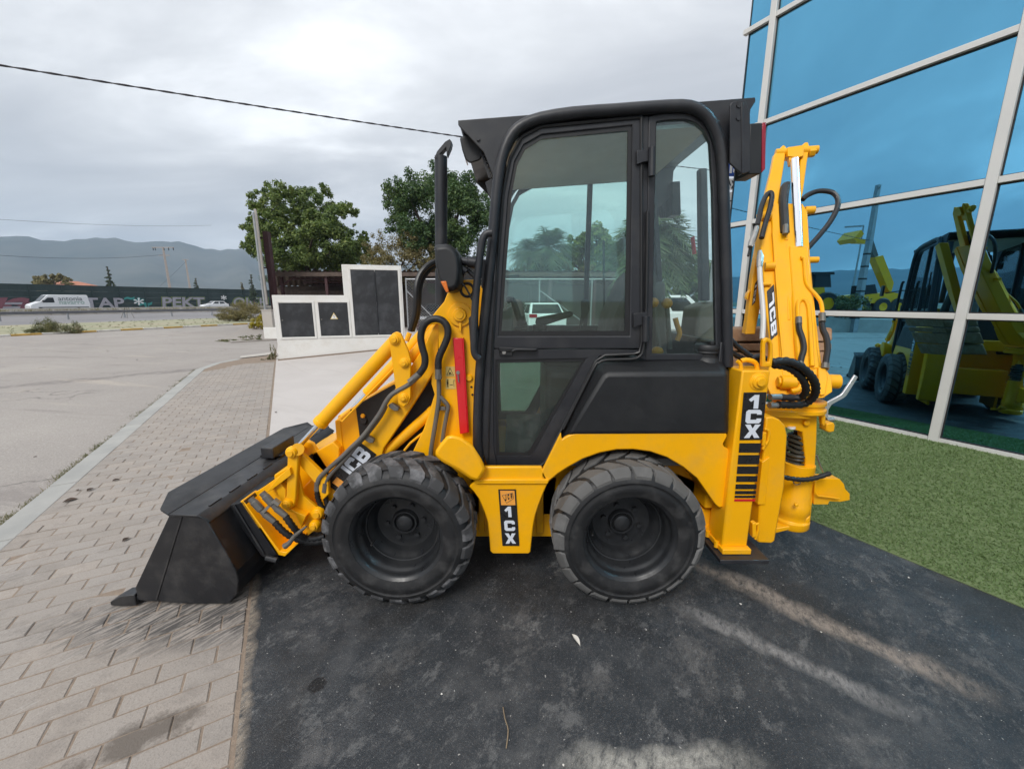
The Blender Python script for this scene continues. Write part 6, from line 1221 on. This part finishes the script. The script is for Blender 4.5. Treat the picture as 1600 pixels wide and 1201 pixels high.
# ================================================================ vehicles
def hwpx(px, n):
    d = ray(px, 470); p0 = hw(0, n); k = (p0.x*d.y-p0.y*d.x)/(hwX.y*d.x-hwX.x*d.y); return p0+hwX*k
def wheels(o, xs, W, r, w=.2, rimm=None):
    for x in xs:
        for s in (1, -1):
            y = s*(W/2-w/2+.01)
            t = part('wheel', MB().lathe([(r*.62, -w/2), (r*.93, -w/2), (r, -w*.3), (r, w*.3), (r*.93, w/2), (r*.62, w/2)], (x, y, r), 20, 'y', True), RUB, o)
            part('rim', MB().lathe([(0, -w*.38), (r*.6, -w*.36), (r*.64, -w*.48), (r*.64, w*.48), (r*.6, w*.36), (0, w*.38)], (x, y, r), 16), rimm or SIL, t)
def car(name, label, cat, L_, W, prof, cab, mat, loc, rz, r=.31, group=None, win=True):
    o = thing(name, label, cat, loc, group, local=True); o.rotation_euler = (0, 0, rz)
    P = lambda y, k=1.0: [Vector((x, y, .22+(z-.22)*k if z > .22 else z)) for x, z in prof]
    b = part('body', MB().loft([P(-W/2+.06, .97), P(-W/2), P(W/2), P(W/2-.06, .97)] if False else [P(-W/2), P(W/2)]), mat, o, .05)
    if cab:
        (xr0, xr1, xf1, xf0, zb, zt) = cab; w0, w1 = W/2-.05, W/2-.22
        base = [Vector((xr0, -w0, zb)), Vector((xf0, -w0, zb)), Vector((xf0, w0, zb)), Vector((xr0, w0, zb))]; top = [Vector((xr1, -w1, zt)), Vector((xf1, -w1, zt)), Vector((xf1, w1, zt)), Vector((xr1, w1, zt))]
        part('cabin', MB().loft([base, top]), mat, o, .05)
        def face(i, a0, a1, b0, b1, push):
            A, B_, C_, D_ = base[i], base[(i+1) % 4], top[(i+1) % 4], top[i]
            f = lambda a, b: (A*(1-a)+B_*a)*(1-b)+(D_*(1-a)+C_*a)*b
            n = (B_-A).cross(D_-A).normalized()
            if n.dot((A+C_)/2-Vector((0, 0, zb))) < 0: n = -n
            return [f(a0, b0)+n*push, f(a1, b0)+n*push, f(a1, b1)+n*push, f(a0, b1)+n*push], n
        for i, spans_ in ((0, ((.10, .47), (.53, .90))), (2, ((.10, .47), (.53, .90))), (1, ((.06, .94),)), (3, ((.06, .94),))):
            for a0, a1 in spans_:
                q, n = face(i, a0, a1, .10, .86, .004); part('window', MB().prism(q, n*.01), CWIN, o)
    hl = MB(); tl = MB(); x1 = max(p[0] for p in prof); x0 = min(p[0] for p in prof)
    for s in (1, -1):
        hl.box(Vector((x1-.12, s*(W/2-.22), .70)), (.2, .34, .14)); tl.box(Vector((x0+.08, s*(W/2-.20), .92)), (.2, .36, .16))
    part('headlight', hl, SIL, o, .01); part('tail_light', tl, REDL, o, .01)
    part('number_plate', MB().box((x0-.005, 0, .72), (.02, .5, .11)), WHT, o); part('bumper', MB().box((x0+.03, 0, .42), (.10, W-.1, .16)), PLA, o, .02)
    wheels(o, (x1-.80, x0+.75), W, r); return o
def hatch_prof(l): h = l/2; return [(-h, .30), (-h, .95), (-h+.12, 1.02), (h-1.15, 1.0), (h-.15, .82), (h, .66), (h, .28), (h-.2, .20), (-h+.2, .20)]
rzh = atan2(-cos(HWZ), -sin(HWZ))
p = hwpx(90, 20); V1 = thing('delivery_van', 'white delivery van with lettering on its side on the highway', 'van', Vector((p.x, p.y, zr)), None, True); V1.rotation_euler = (0, 0, rzh)
vp = [(-3.05, .40), (-3.08, 1.3), (-2.95, 2.45), (-2.8, 2.52), (.95, 2.52), (1.25, 2.44), (2.05, 1.55), (2.85, 1.22), (3.05, 1.0), (3.08, .42), (2.9, .28), (-2.9, .28)]
part('van_body', MB().prism([Vector((x, -1.0, z)) for x, z in vp], (0, 2.0, 0)), WCAR, V1, .06)
for s in (1, -1):
    part('side_window', MB().prism([Vector((x, s*1.004, z)) for x, z in ((.62, 1.42), (1.75, 1.42), (1.80, 1.55), (1.22, 2.12), (.66, 2.12))], (0, s*.01, 0)), CWIN, V1)
    part('wing_mirror', MB().box((1.75, s*1.12, 1.62), (.12, .18, .28)), PLA, V1, .02)
    part('side_moulding', MB().box((-.3, s*1.005, .75), (5.2, .02, .12)), PLA, V1)
part('windscreen', MB().prism([Vector((x, -.86, z)) for x, z in ((1.29, 2.40), (1.31, 2.42), (2.04, 1.60), (2.02, 1.58))], (0, 1.72, 0)), CWIN, V1); wheels(V1, (2.1, -1.75), 2.0, .36)
for txt, x, z, s_, m_ in (('antonia', -.0, 1.70, .86, mk('grey_lettering', (.16, .18, .19), .6, 0, .02)), ('navarro', -.1, 1.20, .86, mk('green_grey_lettering', (.28, .40, .36), .6, 0, .02))):
    text_mesh('side_lettering', txt, s_, m_, V1, frame(Vector((x-1.05, 1.012, z)), (-1, 0, 0), (0, 0, 1)), .002, .012)
for a_, z in (('a', 1.70), ): pass
p = hwpx(334, 22); car('hatchback_car', 'white car half hidden behind the highway barrier', 'car', 4.2, 1.75, hatch_prof(4.2), (-1.9, -1.35, .25, 1.05, .97, 1.48), WCAR, Vector((p.x, p.y, zr+.12)), rzh)
p = at(850, 505, 18.3); car('hatchback_car', 'white hatchback with red tail lights seen through the cab door window', 'car', 4.2, 1.78, hatch_prof(4.2), (-2.0, -1.45, .25, 1.05, .97, 1.50), WCAR, Vector((p.x-.1, 18.6+2, 0)), radians(98))
WV = car('white_van', 'white panel van facing right seen through the rear cab window', 'van', 4.4, 1.8, [(-2.2, .3), (-2.2, 1.02), (1.2, 1.05), (2.0, .95), (2.2, .7), (2.2, .28), (2.0, .2), (-2.0, .2)], (-2.15, -2.05, .45, 1.35, 1.02, 1.86), WCAR, Vector((at(1052, 470, 20.6).x, 20.6, 0)), 0.0, .31)
p = at(664, 480, 22.3); car('parked_car', 'dark grey car parked in the shed behind the chain-link fence', 'car', 4.3, 1.75, hatch_prof(4.3), (-1.9, -1.35, .25, 1.05, .97, 1.46), DCAR, Vector((p.x+.6, 23.2, 0)), radians(-84))
# ---------------------------------------------------------------- banner by the building corner
YBn = 8.0; e0 = at(1149.5, 300, YBn).x; BN = thing('street_banner', 'blue and white vertical banner on a post at the corner of the glass building', 'banner', Vector((e0-.20, YBn, 0)))
zB = [at(1148, y, YBn).z for y in (222, 276, 279, 297, 300, 356)]
for z1_, z0_, m_ in ((zB[0]+.25, zB[0]-.02, WHT), (zB[0]-.02, zB[1], BLUS), (zB[2], zB[3], WHT), (zB[4], zB[5], WHT)): part('banner_panel', MB().box((e0-.20, YBn, (z1_+z0_)/2), (.40, .03, z1_-z0_-.01)), m_, BN)
part('banner_post', MB().cyl(Vector((e0-.22, YBn+.06, 0)), Vector((e0-.22, YBn+.06, zB[0]+.2)), .04, 10), GALV, BN)
fx_ = lambda x, z: frame(Vector((x, YBn-.018, z)), (1, 0, 0), (0, 0, 1))
text_mesh('banner_lettering', 'VIS', .30, WHT, BN, fx_(e0-.36, zB[1]+.06), .002, .008, 'LEFT'); text_mesh('banner_lettering', 'Ay', .20, DEC, BN, fx_(e0-.24, zB[3]+.07), .002, .0, 'LEFT'); text_mesh('banner_lettering', 'o', .26, WHT, BN, fx_(e0-.24, zB[1]+.34), .002, .0, 'LEFT')
part('banner_rule', MB().box((e0-.20, YBn-.018, zB[4]-.16), (.4, .004, .02)), DEC, BN); part('banner_picture', MB().box((e0-.18, YBn-.018, zB[5]+.10), (.3, .004, .12)), TERR, BN)
# ---------------------------------------------------------------- machines across the road, seen only as reflections
def mirrored(mb): mb.v = [mirror_pt(p) for p in mb.v]; return mb
YV = 26.0
YH = .72
yv = [at(1060, 470, 24), at(1560, 470, 24), at(1560, 470, 60), at(1060, 470, 60)]
for p in yv: p.z = YH
yd = part('raised_yard', MB().prism([mirror_pt(p) for p in yv], (0, 0, -.85)), CONC, None, 0, False, None, 'structure', ang=0)
def vgnd(px): p = at(px, 470, YV); p.z = 0; q = mirror_pt(p); q.z = YH; return q
TH_ = thing('telehandler', 'yellow telescopic handler across the road, seen as a reflection', 'telehandler', vgnd(1378))
V3 = lambda xy, d0=0.0: [p+YO*d0 for p in pl(YV, xy)]
part('boom', mirrored(MB().prism(V3([1369, 400, 1382, 397, 1399, 440, 1395, 456, 1390, 450]), YO*.5)), YEL, TH_); part('inner_boom', mirrored(MB().prism(V3([1363, 380, 1368, 371, 1377, 397, 1371, 400], .1), YO*.35)), STL, TH_)
part('boom_head', mirrored(MB().prism(V3([1338, 371, 1367, 371, 1365, 378, 1340, 377.5], .1), YO*.35)), YEL, TH_); part('carriage', mirrored(MB().prism(V3([1327, 372, 1339, 359, 1343, 365, 1332, 378], -.4), YO*1.3)), YEL, TH_)
part('chassis', mirrored(MB().prism(V3([1348, 460, 1372, 457, 1397, 455, 1409, 457, 1410, 466, 1396, 474, 1348, 471]), YO*1.9)), YEL, TH_); part('operator_cab', mirrored(MB().prism(V3([1353, 459, 1355, 444, 1374, 442, 1378, 458], .2), YO*.9)), CWIN, TH_)
for x in (1383, 1408, 1350):
    c = at(x, 474.5, YV-.1); c.z = YH+.56; part('wheel', mirrored(MB().lathe([(.26, 0), (.5, 0), (.56, .06), (.56, .36), (.5, .42), (.26, .42)], c, 20, 'y', True)), RUB, TH_); part('rim', mirrored(MB().lathe([(0, .04), (.26, .0), (.27, .2)], c, 16)), YEL, TH_)
WL_ = thing('wheel_loader', 'large yellow wheel loader across the road, seen as a reflection', 'wheel loader', vgnd(1285))
part('operator_cab', mirrored(MB().prism(V3([1274, 447, 1276, 427, 1299, 426, 1301, 447]), YO*1.4)), CWIN, WL_); part('cab_roof', mirrored(MB().prism(V3([1272, 427, 1273, 423, 1303, 423, 1304, 427], -.1), YO*1.6)), PLA, WL_); part('rear_body', mirrored(MB().prism(V3([1255, 448, 1290, 447, 1292, 460, 1255, 466]), YO*1.8)), YEL, WL_)
for x in (1296, 1258): c = at(x, 470, YV-.2); c.z = YH+.75; part('wheel', mirrored(MB().lathe([(.4, 0), (.68, 0), (.75, .08), (.75, .5), (.68, .56), (.4, .56)], c, 22, 'y', True)), RUB, WL_); part('rim', mirrored(MB().lathe([(0, .04), (.4, .0), (.41, .2)], c, 16)), YEL, WL_)
q0 = mirror_pt(at(1331, 470, 34)); q0.z = zr; q1 = mirror_pt(at(1350, 351, 34)); LP = thing('street_lamp', 'thin grey street lamp across the road, seen as a reflection', 'street lamp', q0); part('lamp_post', MB().tube([q0, Vector((q0.x, q0.y, q1.z))], [.09, .05], 8), GALV, LP); part('lamp_head', MB().box(Vector((q0.x+.1, q0.y+.6, q1.z)), (.25, 1.2, .1)), GALV, LP)
b = mirror_pt(at(1318, 470, 25.5)); b.z = YH; cf = [(b+Vector((random.uniform(-2.5, 2.5), random.uniform(-1, 1), random.uniform(.4, 1.0))), (.9, .9, .6)) for _ in range(6)]
bush('verge_bush', 'grey-green brush beside the machines across the road, seen as a reflection', 'bush', b, cf, 3500, .09, LF_E, 20)
# ---------------------------------------------------------------- litter on the ground
def leaf(px, py, s, mat, name, lab, asp=.3, cat='leaf', group=None):
    p = gnd(px, py, .004); a = random.uniform(0, pi); m = MB(); n = 9; d = Vector((cos(a), sin(a), 0)); t = Vector((-d.y, d.x, 0))
    top = [p+d*(s*(i/n-.5))+t*(s*asp*sin(pi*i/n))+Vector((0, 0, .004+.010*s/.06*(sin(pi*i/n)))) for i in range(n+1)]; mid_ = [p+d*(s*(i/n-.5))+Vector((0, 0, .002)) for i in range(n+1)]; bot = [p+d*(s*(i/n-.5))-t*(s*asp*sin(pi*i/n))+Vector((0, 0, .004+.008*s/.06*sin(pi*i/n))) for i in range(n+1)]
    m.v = top+mid_+bot; k = n+1; m.f = [(i, i+1, k+i+1, k+i) for i in range(n)]+[(k+i, k+i+1, 2*k+i+1, 2*k+i) for i in range(n)]
    return tag(part(name, m, mat, None, recalc=False), lab, cat, group)
leaf(110, 782, .085, LEAFD, 'dry_leaf', 'largest dark leaf on the pavers beside the kerb'); leaf(141, 765, .06, LEAFD, 'dry_leaf', 'dark leaf just above the largest leaf near the kerb'); leaf(121, 766, .035, LEAFD, 'dry_leaf', 'small dark leaf between the kerb and two bigger leaves')
leaf(181, 750, .05, LEAFD, 'dry_leaf', 'dark leaf highest up on the pavers left of the bucket'); leaf(197, 843, .05, LEAFD, 'dry_leaf', 'dark leaf on the pavers just left of the bucket side plate'); leaf(431, 644, .05, LEAFD, 'dry_leaf', 'tiny dark leaf on the pale concrete above the bucket')
leaf(55, 714, .03, LEAFD, 'pebble', 'small black pebble on the road', .45, 'pebble')
leaf(900, 1000, .075, PAPER, 'paper_scrap', 'pale torn scrap on the black coating in front of the wheels', .16, 'litter'); leaf(1157, 944, .014, PAPER, 'white_chip', 'white chip on the black coating right of the rear wheel', .5, 'litter'); leaf(1420, 863+40, .012, PAPER, 'white_chip', 'white chip on the black coating near the turf', .5, 'litter')
for px, py, lab in ((1283, 988, 'white chip in the middle of the right part of the black coating'), (880, 1196, 'white chip at the bottom edge of the picture'), (690, 1085, 'white chip below the front wheel')): leaf(px, py, .009, PAPER, 'white_chip', lab, .5, 'litter')
tg = MB().tube([gnd(786, 1104, .006), gnd(789, 1122, .008), gnd(794, 1140, .006), gnd(791, 1168, .006)], .0022, 5, 3); tag(part('twig', tg, DRYW), 'thin curved dry twig on the black coating near the bottom edge', 'twig')
# ---------------------------------------------------------------- air
hz = MB().box((0, 0, 179), (5000, 5000, 360.6)); hm_ = NT('haze_air'); pv_ = hm_.n('ShaderNodeVolumePrincipled'); pv_.inputs['Color'].default_value = (.60, .78, 1, 1); pv_.inputs['Density'].default_value = 3.3e-4; pv_.inputs['Anisotropy'].default_value = .1
hm_.l(pv_.outputs[0], hm_.out.inputs['Volume']); hzo = part('haze', hz, hm_.m, None, 0, False, None, 'stuff', ang=0)
